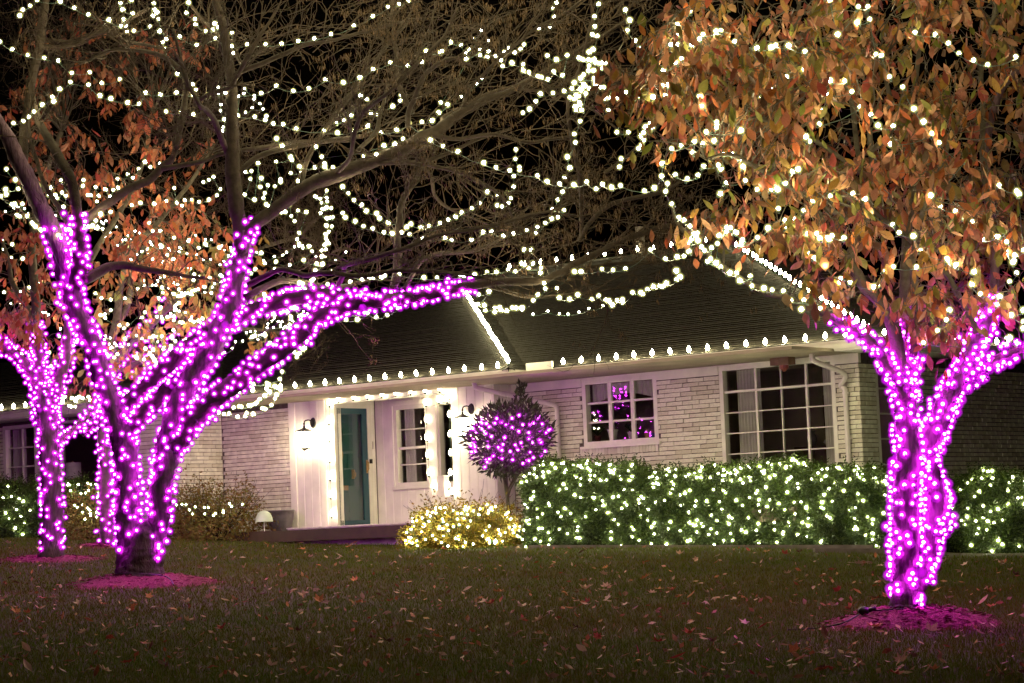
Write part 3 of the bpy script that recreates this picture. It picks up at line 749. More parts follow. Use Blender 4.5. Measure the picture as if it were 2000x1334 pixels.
# chair and cabinet dimly seen in the picture window
ch = tag(hthing(empty('dining_chair')), 'wooden chair seen low inside the tall picture window at right', 'chair')
mb = MB(); pts = [fM(6.05 + .22 * math.cos(t), -.75, ZF + .45 + .62 * max(0, math.sin(t)) ** .6) for t in np.linspace(math.pi, 0, 13)]; mb.tube(pts, .022, 6)
for k in range(3): mb.tube([fM(5.95 + .1 * k, -.75, ZF + .45), fM(5.95 + .1 * k, -.75, ZF + 1.03)], .012, 5)
mb.build('backrest', mat('chair_wood', (.28, .13, .06)), ch, True)
mb = MB(); mb.box((5.83, VM + .74, ZF + .42), (6.27, VM + 1.16, ZF + .46)); mb.build('seat', M['wood'], ch)
for sx in (5.86, 6.24):
    for sy in (.78, 1.12):
        mb = MB(); mb.box((sx - .02, VM + sy - .02, ZF - .05), (sx + .02, VM + sy + .02, ZF + .419)); mb.build('leg', M['wood'], ch)
cb = tag(hthing(empty('sideboard')), 'dark sideboard with things on it deep inside the picture window room', 'cabinet')
mb = MB(); mb.box((4.7, 2.0, ZF - .05), (5.9, 2.55, ZF + .95)); mb.build('body', M['wood'], cb)
for k in range(3):
    mb = MB(); mb.box((4.74 + k * .39, 1.975, ZF + .1), (5.09 + k * .39, 1.999, ZF + .9)); mb.build('cabinet_door', M['wood'], cb)

pf = tag(hthing(empty('wall_picture')), 'framed picture on the dim back wall seen through the picture window', 'picture')
mb = MB(); mb.box((4.95, 2.56, ZF + 1.25), (5.65, 2.597, ZF + 1.8)); mb.build('frame', M['wood'], pf)
mb = MB(); mb.box((5.0, 2.55, ZF + 1.3), (5.6, 2.559, ZF + 1.75)); mb.build('print', mat('muted_print', (.20, .17, .12), .6, .5, 3, col2=(.08, .10, .13)), pf)
for k_, (a_, r_, h_, l_) in enumerate(((4.9, .09, .26, 'tall dark vase at the left end of the sideboard'), (5.25, .12, .14, 'wide bowl in the middle of the sideboard'), (5.6, .07, .2, 'small jug at the right end of the sideboard'))):
    mb = MB(); mb.lathe([(r_ * .5, 0), (r_, h_ * .4), (r_ * .8, h_ * .7), (r_ * .45, h_ * .85), (r_ * .6, h_)], 12, 0, (a_, 2.25, ZF + .951)); tag(hthing(mb.build('vase', (M['pot'], M['curtain'], M['brass'])[k_], None, True)), l_, 'vase')

# --- wall lanterns
def lantern(px, py, label):
    q = on_v(px, py, 0); u, z = q[0], q[2]
    root = tag(hthing(empty('wall_lantern')), label, 'lantern', 'porch lanterns')
    mb = MB(); P = [fP(u + .065 * math.cos(t), .003, z + .10 * math.sin(t)) for t in np.linspace(0, 6.283, 17)[:-1]]; Q = [fP(u + .055 * math.cos(t), .03, z + .085 * math.sin(t)) for t in np.linspace(0, 6.283, 17)[:-1]]
    k = len(P); mb.add(P + Q, [(i, (i + 1) % k, k + (i + 1) % k, k + i) for i in range(k)] + [tuple(range(k, 2 * k))]); mb.build('wall_plate', M['black_metal'], root)
    mb = MB(); mb.tube(crom([fP(u, .03, z), fP(u, .10, z + .05), fP(u, .22, z + .03), fP(u, .245, z - .045)], 5), .011, 6); mb.build('arm', M['black_metal'], root, True)
    c = fP(u, .245, 0); zt = z - .05
    mb = MB(); mb.lathe([(.016, .0), (.02, -.04), (.07, -.065), (.165, -.10), (.165, -.115), (.03, -.115)], 6, 0, (c[0], c[1], zt)); mb.lathe([(.02, .02), (.02, .0), (.008, .0)], 8, 0, (c[0], c[1], zt + .02)); mb.build('cap', M['black_metal'], root)
    mb = MB(); mb.lathe([(.142, -.117), (.115, -.40)], 6, 0, (c[0], c[1], zt), False)
    for i in range(6):
        t = 2 * math.pi * i / 6; mb2 = MB(); mb2.tube([(c[0] + (.148) * math.cos(t), c[1] + (.148) * math.sin(t), zt - .116), (c[0] + (.121) * math.cos(t), c[1] + (.121) * math.sin(t), zt - .402)], .007, 4); mb2.build('cage_bar', M['black_metal'], root)
    mb.build('glass_body', M['lamp_glass'], root)
    mb = MB(); mb.lathe([(.124, -.401), (.127, -.42), (.05, -.435), (.001, -.46)], 6, 0, (c[0], c[1], zt)); mb.build('base_ring', M['black_metal'], root)
    mb = MB(); mb.lathe([(.02, -.38), (.045, -.34), (.07, -.26), (.05, -.17), (.015, -.13)], 10, 0, (c[0], c[1], zt)); mb.build('bulb', M['lamp'], root, True)
    return root
lantern(612, 826, 'lit black wall lantern left of the teal front door')
lantern(921, 799, 'lit black wall lantern on the white panel right of the porch window')

# --- pot and path light by the step
c = hw(-5.35, -.80, .205); qx = at(549, 1030, c[1])
root = empty('planter_pot', (0, 0, 0), label='large grey tapered planter pot on the porch step', cat='planter')
pc = at(549, 1052, 43.55); pc[2] = HO[2] + .20
mb = MB(); mb.lathe([(.13, 0), (.15, .01), (.21, .18), (.245, .34), (.25, .435), (.262, .44), (.262, .465), (.235, .465), (.225, .38)], 24, 0, pc); mb.build('pot_body', M['pot'], root, True)
mb = MB(); mb.lathe([(.001, .385), (.226, .38)], 20, 0, pc, False); mb.build('soil', M['mulch'], root)
root = empty('path_light', label='pale green domed path light on a thin stake beside the planter pot', cat='path light')
lc = at(517, 1052, 43.0)
mb = MB(); mb.tube([lc + np.array([0, 0, -.1]), lc + np.array([0, 0, .30])], .010, 6); mb.build('stake', M['white'], root)
mb = MB(); mb.lathe([(.16, .30), (.15, .37), (.12, .44), (.07, .485), (.001, .50)], 16, 0, lc, False); mb.build('dome', M['frost'], root, True)
mb = MB(); mb.lathe([(.03, .30), (.07, .33), (.08, .38), (.05, .43)], 10, 0, lc); mb.build('lamp_globe', M['frost'], root, True)

# --- kerb in front of the hedge
def kerb_line(pts, name, h=.07, w=.16):
    mb = MB(); P = []
    for (x, y, z) in pts: P += [(x, y - w / 2, z - .4), (x, y - w / 2, z + h), (x, y + w / 2, z + h), (x, y + w / 2, z - .4)]
    n = len(pts); fs = []
    for i in range(n - 1):
        for k in range(4): fs.append((4 * i + k, 4 * i + (k + 1) % 4, 4 * i + 4 + (k + 1) % 4, 4 * i + 4 + k))
    fs += [(0, 1, 2, 3)[::-1], tuple(4 * (n - 1) + k for k in range(4))]
    mb.add(P, fs); return mb.build(name, M['kerb'], None, False, 'structure')
HA = at(1003, 1070, 38.3); HB = at(1745, 1074, 35.2)
def hline(t, dy=0): p = HA + (HB - HA) * t; return np.array([p[0], p[1] + dy, 0])
kp = []
for k in range(9):
    t = .04 + .90 * k / 8; p = at(1003 + 742 * t, 1069, 38.2 + (35.0 - 38.2) * t); kp.append((p[0], p[1] - .15, p[2] - .035))
kerb_line(kp, 'kerb_stone')
kq = [at(x, 1083, 34.9) for x in (1590, 1640, 1700, 1760)]; kerb_line([(p[0], p[1], p[2] + .02) for p in kq], 'kerb_stone', .07, .3)
kq = [at(x, 1086 + (x - 1800) * .0, 35.4) for x in (1770, 1850, 1930, 2010, 2100)]; kerb_line([(p[0], p[1], p[2] - .03) for p in kq], 'kerb_stone', .055)

# ================================================================== bulbs and light strings
def bulb_mesh(name, r, rs, core, halo, sock=True, elong=1.0):
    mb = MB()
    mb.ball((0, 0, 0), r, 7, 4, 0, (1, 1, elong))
    if halo: mb.ball((0, 0, 0), rs, 9, 6, 1, (1, 1, elong))  # wide glow added round the core in place of lens bloom
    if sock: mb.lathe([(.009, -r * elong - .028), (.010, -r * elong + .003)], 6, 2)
    return mb.mesh(name, [core, halo or core, M['socket']], True)
B_MAG = bulb_mesh('bulb', .0160, .052, M['mag_core'], M['mag_halo'])
B_MAGB = bulb_mesh('bulb', .0195, .058, M['mag_core'], M['mag_halo'])
B_MAGN = bulb_mesh('bulb', .0135, .038, M['mag_core'], M['mag_halo'])
B_WARM = bulb_mesh('bulb', .0175, .040, M['warm_core'], M['warm_halo'])
B_WARMB = bulb_mesh('bulb', .0220, .050, M['warm_core'], M['warm_halo'])
B_WARMS = bulb_mesh('bulb', .0125, .025, M['warm_core'], M['warm_halo'])
B_WARMN = bulb_mesh('bulb', .0135, .030, M['warm_core'], M['warm_halo'])
B_WARMG = bulb_mesh('bulb', .0350, .060, M['warm_core'], M['warm_halo'])  # oversized bulb for the added light strings above the view
B_HEDGE = bulb_mesh('bulb', .0120, .036, M['hedge_core'], M['hedge_halo'])
B_HEDGEB = bulb_mesh('bulb', .0165, .050, M['hedge_core'], M['hedge_halo'])
def c9(core, k=1.0):
    mb = MB(); mb.lathe([(.012 * k, .0), (.030 * k, .022 * k), (.036 * k, .045 * k), (.030 * k, .078 * k), (.014 * k, .108 * k), (.002, .125 * k)], 10, 0, (0, 0, .03))
    mb.lathe([(.017, -.01), (.017, .032)], 8, 1); return mb.mesh('bulb', [core, M['socket']], True)
B_C9 = c9(M['c9_core'], .85); B_PORCH = c9(M['porch_core'], .95)
NB = [0]
def string(name, label, group, pts, bulb, alt=None, wire=True, rot=None, sag=.0, wire_r=.0035, off=.02):
    """a light string: the wire is the thing, every bulb a child"""
    mb = MB(); pts = [np.asarray(p, float) for p in pts]
    if wire and len(pts) > 1:
        P = []
        for i in range(len(pts) - 1):
            a, b = pts[i], pts[i + 1]; d = np.linalg.norm(b - a)
            if d > 1.6: 
                if len(P) > 1: mb.tube(np.array(P), wire_r, 3, cap=False)
                P = []; continue
            up = np.array([0, 0, -off if rot is None else 0])
            P.append(a + up); P.append((a + b) / 2 + up - np.array([0, 0, min(.05, sag + .05 * d)]))
        P.append(pts[-1] + up)
        if len(P) > 1: mb.tube(np.array(P), wire_r, 3, cap=False)
    if not mb.v: mb.tube([pts[0] + np.array([-.02, 0, -.03]), pts[0] + np.array([.02, 0, -.03])], wire_r, 3)
    root = tag(mb.build(name, M['wire']), label, 'light string', group)
    for p in pts:
        me = bulb if alt is None else (alt if R() < .28 else bulb)
        o = bpy.data.objects.new('bulb', me); C.objects.link(o); o.parent = root; o.location = p
        if rot is not None: o.rotation_euler = (uni(-.1, .1), uni(-.1, .1), 0)
        else: o.rotation_euler = (uni(-.9, .9), uni(-.9, .9), R() * 6)
        NB[0] += 1
    return root
def hl(u, v, z): return hw(u, v, z)

GROOF = 'roof edge light strings'
string('roof_light_string', 'warm white bulbs standing along the gutter above the front door', GROOF, [hl(-5.9 + .362 * k, -.60, 2.80) for k in range(19)], B_C9, rot=True)
string('roof_light_string', 'warm white bulbs standing along the gutter above the brick wall and picture window', GROOF, [hl(1.62 + .362 * k, -.10, 2.80) for k in range(17)], B_C9, rot=True)
def lerp3(a, b, n): return [np.array(a) + (np.array(b) - np.array(a)) * (k / (n - 1)) for k in range(n)]
string('roof_light_string', 'close set warm bulbs running up the roof hip above the porch corner', GROOF, [hl(*p) for p in lerp3((.80, -.55, 2.87), (-5.0, 5.25, 2.83 + .36 * 5.9), 26)], B_C9, rot=True)
string('roof_light_string', 'close set warm bulbs running down the right roof hip behind the dogwood branch', GROOF, [hl(*p) for p in lerp3((-.3, 7.7, 2.85 + .355 * 7.9), (7.45, -.05, 2.86), 30)], B_C9, rot=True)
string('roof_light_string', 'warm bulbs spaced along the high roof ridge behind bare branches', GROOF, [hl(-.75 - .42 * k, 7.72, 2.84 + .355 * 7.9) for k in range(13)], B_C9, rot=True)
string('roof_light_string', 'warm bulbs on the right side gutter behind the wrapped dogwood trunk', GROOF, [hl(7.49, .3 + .36 * k, 2.80) for k in range(14)], B_C9, rot=True)
string('roof_light_string', 'warm bulbs on the left wing gutter at the left photo edge', GROOF, [hl(-11.6 + .36 * k, -2.05, 2.80) for k in range(15)], B_C9, rot=True)
def reg3(x, y, v): q = on_v(540 + x / 3.511, 700 + y / 3.511, v); return hl(*q)
GP = 'porch light strings'
string('porch_light_string', 'bright warm bulbs outlining the porch opening above and beside the front door', GP,
       [reg3(x, y + 14, -.06) for x, y in ((380, 1080), (374, 950), (368, 825), (366, 700), (362, 560), (360, 440), (364, 320), (428, 289), (527, 276), (625, 268), (722, 258), (820, 247), (920, 238), (1020, 228), (1120, 220), (1185, 270), (1186, 400), (1190, 535), (1196, 665), (1192, 800), (1180, 885), (1205, 930))], B_PORCH, rot=True)
string('porch_light_string', 'bright warm bulbs framing the dark right pane of the porch window', GP,
       [reg3(x, y + 12, VB - .06) for x, y in ((1080, 890), (1047, 800), (1040, 680), (1033, 560), (1030, 437), (1025, 318), (1115, 300), (1170, 296))], B_PORCH, rot=True)

# ================================================================== trees
def limb3(pts, Y0, y_off=(0, 0), per=7):
    """pts: (px,py,r_px[,dY]); becomes smooth centre line and radii in metres"""
    n = len(pts); rows = []
    for i, p in enumerate(pts):
        t = i / (n - 1); Y = Y0 + (p[3] if len(p) > 3 else y_off[0] + (y_off[1] - y_off[0]) * t)
        q = at(p[0], p[1], Y); rows.append([q[0], q[1], q[2], p[2] * Y / F_PX])
    S = crom(rows, per); return S[:, :3], np.maximum(.003, S[:, 3])
def wob(P, a, seed=0):
    n = len(P); rg = np.random.default_rng(seed); k = rg.normal(size=(max(3, n // 4), 3)) * a
    xs = np.linspace(0, len(k) - 1, n); return P + np.stack([np.interp(xs, np.arange(len(k)), k[:, i]) for i in range(3)], -1)
def limb_obj(name, P, rad, m, parent, sides=12, rough=.03):
    mb = MB(); mb.tube(P, rad, sides, 0, True, rough); return mb.build(name, m, parent, True)

class Tri:   # fast triangle/quad soup
    def __init__(s): s.V = []; s.F = []; s.n = 0
    def add(s, V, F): s.V.append(V); s.F.append(F + s.n); s.n += len(V)
    def build(s, name, m, parent=None, smooth=False, kind='stuff'):
        if not s.V: return None
        return link(name, np_mesh(name, np.vstack(s.V), np.vstack(s.F), m, smooth), parent, kind)
def thin_tube(acc, P, r0_, r1_):
    P = np.asarray(P); n = len(P); T = np.gradient(P, axis=0); T /= (np.linalg.norm(T, axis=1, keepdims=True) + 1e-9)
    A = np.cross(T, [0.12, 1.0, 0.05]); A /= (np.linalg.norm(A, axis=1, keepdims=True) + 1e-9); B = np.cross(T, A)
    r = np.linspace(r0_, r1_, n)[:, None]
    V = np.stack([P + A * r, P - A * r * .5 + B * r * .87, P - A * r * .5 - B * r * .87], 1).reshape(-1, 3)
    i = np.arange(n - 1)[:, None] * 3; k = np.arange(3)[None, :]; k2 = (k + 1) % 3
    acc.add(V, np.stack([i + k, i + k2, i + 3 + k2, i + 3 + k], -1).reshape(-1, 4))
def walk(p, d, L, n, curl, grav=0.0):
    P = [np.array(p, float)]; d = np.array(d, float); d /= np.linalg.norm(d) + 1e-9
    for _ in range(n):
        d = d + RNG.normal(size=3) * curl + np.array([0, 0, grav]); d /= np.linalg.norm(d)
        P.append(P[-1] + d * L / n)
    return np.array(P), d
def leaf_geo(L, W, fold=.35, curve=.25, n=4):
    """pointed oval leaf hanging along -z, folded along its midrib and curved"""
    prof = [0.0, .62, 1.0, .72, 0.0]; V = []; F = []
    for i in range(5):
        t = i / 4; w = W * .5 * prof[i]; z = -L * t; y = curve * L * t * t
        V += [(-w, y + fold * w, z), (0, y, z - .0), (w, y + fold * w, z)]
    for i in range(4):
        a = 3 * i; F += [(a, a + 1, a + 4, a + 3), (a + 1, a + 2, a + 5, a + 4)]
    return np.array(V), np.array(F)
LEAVES = [leaf_geo(1, .40, .35, .22), leaf_geo(1, .46, .55, .38), leaf_geo(1, .34, .2, -.15), leaf_geo(1, .55, .3, .1)]
def rot3(ax, ay, az):
    cx, sx, cyy, sy, cz, sz = math.cos(ax), math.sin(ax), math.cos(ay), math.sin(ay), math.cos(az), math.sin(az)
    return np.array([[cz, -sz, 0], [sz, cz, 0], [0, 0, 1]]) @ np.array([[cyy, 0, sy], [0, 1, 0], [-sy, 0, cyy]]) @ np.array([[1, 0, 0], [0, cx, -sx], [0, sx, cx]])
class Foliage:
    def __init__(s): s.items = []
    def leaf(s, p, size, tilt=.5):
        s.items.append((np.array(p, float), size, rot3(random.gauss(0, tilt), random.gauss(0, tilt), R() * 6.283), random.randrange(4)))
    def build(s, parent, m, single=300):
        s.items.sort(key=lambda q: -q[1] / q[0][1]); acc = Tri(); MS = []
        for k in range(4): MS.append(np_mesh('leaf', LEAVES[k][0], LEAVES[k][1], m, True))
        cand = [i for i, q in enumerate(s.items) if -20 < to_px(q[0])[0] < 2020 and -20 < to_px(q[0])[1] < 1334]
        pick = set(sorted(cand, key=lambda i: s.items[i][0][1] - s.items[i][1] * 8)[:single])
        for i, (p, sz, rm, k) in enumerate(s.items):
            if i in pick:
                mw = Matrix(np.vstack([np.hstack([rm * sz, p[:, None]]), [0, 0, 0, 1]]).tolist()); link('leaf', MS[k], parent, None, None, mw)
            else: acc.add(LEAVES[k][0] @ (rm.T * sz) + p, LEAVES[k][1])
        acc.build('foliage', m, parent, True)

# ---------- the big bare tree, left
T1Y = 29.9
bt = empty('bare_tree', label='large bare tree with forked trunk and spreading limbs wrapped in magenta lights', cat='tree')
T1L = dict(
 stemA=[(256, 1128, 32), (254, 1095, 29), (250, 1040, 28), (248, 980, 26), (246, 915, 25), (240, 860, 28), (224, 805, 25), (206, 760, 21), (190, 700, 20), (166, 640, 20), (142, 590, 21), (130, 540, 23), (120, 490, 22), (100, 440, 19), (72, 392, 19), (45, 330, 18), (12, 262, 15), (-40, 180, 13)],
 stemB=[(300, 1128, 24), (301, 1095, 23), (304, 1045, 23), (314, 985, 23), (320, 930, 24), (326, 890, 25), (334, 835, 23), (360, 760, 24), (396, 702, 25), (430, 645, 26), (450, 600, 22), (463, 548, 18), (474, 500, 15), (478, 450, 13)],
 A_right=[(150, 560, 15, -.1), (158, 510, 16, -.2), (152, 470, 14, -.3), (150, 430, 10, -.3), (146, 370, 10, -.2), (118, 312, 10), (85, 255, 8, .3), (60, 190, 6, .5)],
 A_low=[(250, 850, 16), (285, 800, 15), (322, 765, 15), (352, 738, 14)],
 A_mid=[(246, 790, 15), (290, 750, 15), (325, 712, 16), (368, 678, 16), (412, 645, 15)],
 B_right=[(338, 882, 20), (372, 826, 20), (408, 786, 20), (452, 755, 19), (500, 716, 18), (552, 677, 18), (602, 640, 17), (640, 612, 15), (700, 594, 14), (780, 585, 13), (850, 574, 11), (905, 562, 10), (962, 553, 9), (1055, 548, 8), (1092, 532, 7), (1126, 514, 7), (1176, 488, 6), (1226, 464, 6), (1312, 442, 4), (1370, 425, 2)],
 B_up=[(440, 632, 14), (500, 606, 15), (555, 585, 15), (610, 578, 14), (660, 577, 12), (720, 590, 9)],
 B_top=[(478, 470, 12), (500, 440, 13), (540, 405, 13), (590, 372, 14), (650, 346, 15), (720, 318, 14), (790, 288, 13), (850, 256, 12), (900, 222, 9), (960, 192, 7), (1020, 165, 6), (1080, 132, 5), (1150, 88, 4), (1230, 35, 3)],
 B_lead=[(474, 500, 15), (468, 450, 14), (462, 400, 15), (456, 330, 15), (455, 260, 13), (452, 200, 12), (448, 130, 10), (436, 60, 9), (422, 0, 8), (405, -70, 6)],
 lean=[(45, 330, 10, .3), (50, 237, 9, .6), (62, 160, 9, .8), (74, 105, 9, .9), (85, 50, 9, 1), (90, -10, 8, 1), (92, -60, 7, 1)],
)
T1S = [
 [(160, 436, 10), (212, 396, 10), (262, 362, 9), (316, 330, 9), (342, 298, 7), (358, 232, 7), (364, 182, 6), (350, 140, 6), (312, 105, 5), (240, 95, 4), (168, 122, 3)],
 [(316, 330, 6), (400, 310, 5), (442, 300, 5), (560, 280, 5), (690, 272, 4)],
 [(150, 470, 7), (112, 400, 6), (80, 350, 5), (66, 300, 4), (55, 230, 3)],
 [(168, 548, 11, -.2), (220, 522, 9), (282, 528, 7), (342, 532, 5), (402, 548, 3)],
 [(488, 560, 7), (540, 532, 6), (602, 530, 6), (645, 536, 6), (700, 541, 5), (762, 534, 5), (832, 528, 4), (952, 540, 3)],
 [(478, 580, 8), (540, 552, 7), (600, 558, 6), (662, 562, 6), (720, 548, 5), (772, 530, 4)],
 [(770, 572, 9), (772, 528, 9), (776, 480, 8), (776, 432, 7), (790, 388, 7), (812, 350, 6), (832, 320, 5), (900, 285, 4), (1000, 250, 3)],
 [(660, 560, 6), (674, 524, 6), (702, 508, 5), (768, 490, 5), (800, 478, 5), (860, 460, 4), (928, 448, 4), (1000, 430, 4), (1062, 415, 3), (1110, 398, 2)],
 [(790, 560, 5), (840, 500, 5), (928, 488, 4), (1002, 455, 3)],
 [(446, 302, 7), (424, 250, 7), (400, 214, 6), (384, 200, 5), (352, 130, 4), (340, 60, 3)],
 [(390, 200, 5), (430, 178, 5), (456, 158, 5), (482, 115, 5), (512, 60, 4), (548, 15, 3)],
 [(450, 158, 6), (498, 130, 6), (560, 100, 5), (640, 82, 4), (720, 60, 3), (790, 42, 2)],
 [(448, 168, 5), (475, 130, 4), (445, 90, 4), (400, 45, 4), (355, 0, 3), (330, -30, 3)],
 [(458, 335, 7), (520, 302, 6), (600, 284, 6), (690, 268, 5), (742, 258, 4)],
 [(700, 290, 5), (735, 258, 5), (748, 208, 4), (760, 160, 3)],
 [(800, 250, 6), (806, 200, 6), (830, 150, 5), (860, 120, 5), (892, 117, 4), (930, 130, 2)],
 [(805, 220, 5), (778, 150, 5), (768, 60, 4), (762, -20, 4)],
 [(840, 262, 6), (880, 270, 5), (960, 262, 4), (1042, 275, 4), (1110, 262, 3)],
 [(860, 245, 6), (870, 225, 5), (910, 200, 5), (980, 178, 4), (1050, 178, 3), (1090, 190, 2)],
 [(900, 222, 5), (930, 160, 4), (985, 105, 4), (1040, 60, 3), (1110, 20, 3), (1170, -20, 2)],
 [(1132, 474, 5), (1150, 436, 5), (1200, 402, 5), (1290, 378, 4), (1330, 355, 3)],
 [(1136, 470, 5), (1134, 366, 5), (1120, 282, 5), (1112, 210, 4), (1130, 130, 3), (1150, 60, 3)],
 [(1055, 549, 5), (1160, 520, 4), (1260, 512, 4), (1360, 500, 3)],
 [(950, 555, 5), (1040, 575, 4), (1120, 570, 3), (1240, 560, 2)],
 [(1180, 340, 4), (1230, 300, 3), (1290, 240, 3), (1310, 190, 2)],
 [(1050, 150, 3), (1100, 190, 3), (1180, 230, 2), (1240, 280, 2)],
 [(85, 80, 6, 1), (150, 76, 5, 1), (220, 60, 5, .8), (290, 20, 4, .6)],
 [(70, 100, 6, 1), (140, 86, 5, 1), (205, 62, 5, 1), (260, 80, 4, .6), (330, 90, 3, .3)],
 [(590, 372, 7), (600, 320, 6), (640, 250, 5), (690, 180, 5), (740, 110, 4), (800, 40, 3)],
 [(650, 346, 6), (690, 300, 5), (700, 230, 5), (760, 180, 4), (850, 90, 4), (900, 20, 3)],
 [(720, 318, 5), (850, 330, 4), (930, 350, 4), (990, 400, 3), (1010, 440, 2)],
 [(760, 305, 5), (830, 330, 4), (850, 390, 4), (900, 420, 3), (960, 440, 2)],
]
T1P = {}
for nm, pts in T1L.items():
    if nm.startswith('stem'): pts = [(p[0], p[1], p[2] * .90) for p in pts]
    P, rd = limb3(pts, T1Y); 
    P = wob(P, .012, len(pts)); T1P[nm] = (P, rd)
rough_name = {'stemA': 'trunk', 'stemB': 'trunk'}
for nm, (P, rd) in T1P.items():
    mb = MB(); isT = nm in rough_name
    if isT: rd = rd.copy(); rd[:6] *= np.linspace(1.12, 1.0, 6)
    mb.tube(P, rd, 20 if isT else 12, 0, True, .07 if isT else .045); mb.build(rough_name.get(nm, 'branch'), M['bark_grey'] if isT else M['bark_tan'], bt, True)
# root flare joining the two stems
mb = MB(); P, rd = limb3([(276, 1132, 49), (277, 1112, 43), (277, 1085, 40), (278, 1062, 37), (279, 1040, 34), (281, 1015, 20)], T1Y, (.02, .05)); mb.tube(P, rd, 26, 0, True, .03); mb.build('trunk', M['bark_grey'], bt, True)
seeds = []      # (point, dir, radius) on the limbs where twigs may start
for i, pts in enumerate(T1S):
    dy = uni(-1.2, 1.2); base = [(*p[:3], p[3] if len(p) > 3 else dy * min(1, k / 3)) for k, p in enumerate(pts)]
    P, rd = limb3(base, T1Y); P = wob(P, .02, i + 50); limb_obj('branch', P, rd * .9, M['bark_tan'], bt, 8)
    T1P['s%d' % i] = (P, rd)
tw = Tri(); sd = Tri()
def seed_cluster(p):
    for _ in range(random.randint(4, 9)):
        q = p + RNG.normal(size=3) * np.array([.03, .03, .025]); L = uni(.055, .085); w = uni(.006, .011); a = R() * 6.28
        tl = RNG.normal(size=2) * .25; e = np.array([math.cos(a) * w, math.sin(a) * w, 0]); dn = np.array([tl[0], tl[1], -1.0]) * L
        V = np.array([q - e * .35, q + e * .35, q + dn * .55 + e, q + dn, q + dn * .55 - e]); sd.add(V, np.array([[0, 1, 2, 4], [4, 2, 3, 3]][:1])); sd.add(V, np.array([[4, 2, 3, 3]]) if False else np.array([[4, 2, 3, 0]]))
def twig_tree(p, d, L, r, depth, pods):
    P, d2 = walk(p, d, L, 6 if depth > 1 else 4, .22, .015 if depth > 1 else -.01)
    thin_tube(tw, P, r, r * .45)
    if depth > 0:
        for _ in range(random.randint(2, 4)):
            k = random.randint(1, len(P) - 1); t = P[min(k, len(P) - 1)] - P[k - 1]; t /= np.linalg.norm(t) + 1e-9
            twig_tree(P[k], t + RNG.normal(size=3) * .62 + np.array([0, 0, .12]), L * uni(.35, .65), max(.0019, r * .6), depth - 1, pods)
    elif R() < pods: seed_cluster(P[-1])
for nm, (P, rd) in T1P.items():
    if nm in ('stemA', 'A_low', 'A_mid', 'B_up'): continue
    n = len(P); seg = np.linalg.norm(np.diff(P, axis=0), axis=1).sum(); cnt = int(seg * (5.5 if nm.startswith('s') else 2.6))
    for _ in range(cnt):
        k = int(n * (.12 + .88 * R())); k = min(k, n - 2)
        px, py = to_px(P[k])
        if py > 575 or (nm in ('stemB',) and R() < .9): continue
        if nm == 'B_right' and px < 900: continue
        t = P[k + 1] - P[k]; t /= np.linalg.norm(t) + 1e-9
        bias = np.array([.35, 0, .25]) if px > 500 else np.array([-.05, 0, .35])
        d = t * .8 + RNG.normal(size=3) * np.array([.65, .6, .6]) + bias
        twig_tree(P[k], d, uni(.5, 1.35), min(.011, rd[k] * .45 + .002), 2, .30 if px > 560 else .05)
# high streaming twigs at the top of the picture
for _ in range(130):
    px, py = uni(560, 1290), uni(-60, 260)
    if px > 1080 and py > 150: continue
    p = at(px, py, T1Y + uni(-1.5, 1.8)); d = np.array([.8, uni(-.3, .3), uni(.15, .75)])
    twig_tree(p, d, uni(.6, 1.5), .008, 2, .3)
for _ in range(70):
    px, py = uni(0, 620), uni(-60, 200)
    p = at(px, py, T1Y + uni(-1.5, 1.8)); twig_tree(p, np.array([uni(-.6, .6), uni(-.3, .3), uni(.2, .9)]), uni(.6, 1.4), .008, 2, .06)
for _ in range(70):
    px, py = uni(950, 1350), uni(330, 560)
    p = at(px, py, T1Y + uni(-1.2, 1.2)); twig_tree(p, np.array([.7, uni(-.3, .3), uni(-.35, .4)]), uni(.5, 1.1), .006, 2, .38)
tw.build('twigs', M['twig'], bt, False); sd.build('seed_keys', M['seed'], bt, False)

# ---------- leafy trees: limbs traced, clusters of twigs and leaves hung on them
def leafy(root, limbs, Y0, regions, m, n_cl, lsize, per=(9, 16), dY=1.0, tm=None, single=300, tilt=.45, twr=.0035, hang=.12):
    fol = Foliage(); tws = Tri(); pts = np.vstack([P[len(P) // 4:] for P, _ in limbs])
    tot = sum(r_[5] for r_ in regions)
    for _ in range(n_cl):
        w = R() * tot
        for r_ in regions:
            w -= r_[5]
            if w <= 0: break
        cx, cyy, rx, ry, _, _ = r_
        a = R() * 6.283; q = math.sqrt(R()); px, py = cx + rx * q * math.cos(a), cyy + ry * q * math.sin(a)
        c = at(px, py, Y0 + r_[4] + uni(-dY, dY))
        d = np.linalg.norm(pts - c, axis=1); near = pts[np.argmin(d)]; dd = d.min()
        if dd > .25 and dd < 3.2:
            k = 7; t = np.linspace(0, 1, k)[:, None]; B = near + (c - near) * t + np.array([0, 0, 1]) * (np.sin(t * math.pi) * .10 * dd) + RNG.normal(size=(k, 3)) * .025 * dd * np.sin(t * math.pi)
            thin_tube(tws, B, min(.016, .005 + .005 * dd), .0035)
        for _ in range(random.randint(2, 4)):
            P, _d = walk(c, RNG.normal(size=3) * np.array([1, .8, .6]) + np.array([0, 0, .15]), uni(.18, .45), 5, .3, -.05); thin_tube(tws, P, twr, .0018)
            for k in range(random.randint(per[0] // 3, per[1] // 3)):
                p = P[random.randint(1, len(P) - 1)] + RNG.normal(size=3) * .03; fol.leaf(p, lsize * uni(.65, 1.25), tilt)
    tws.build('twigs', tm or M['bark_pale'], root, False); fol.build(root, m, single)
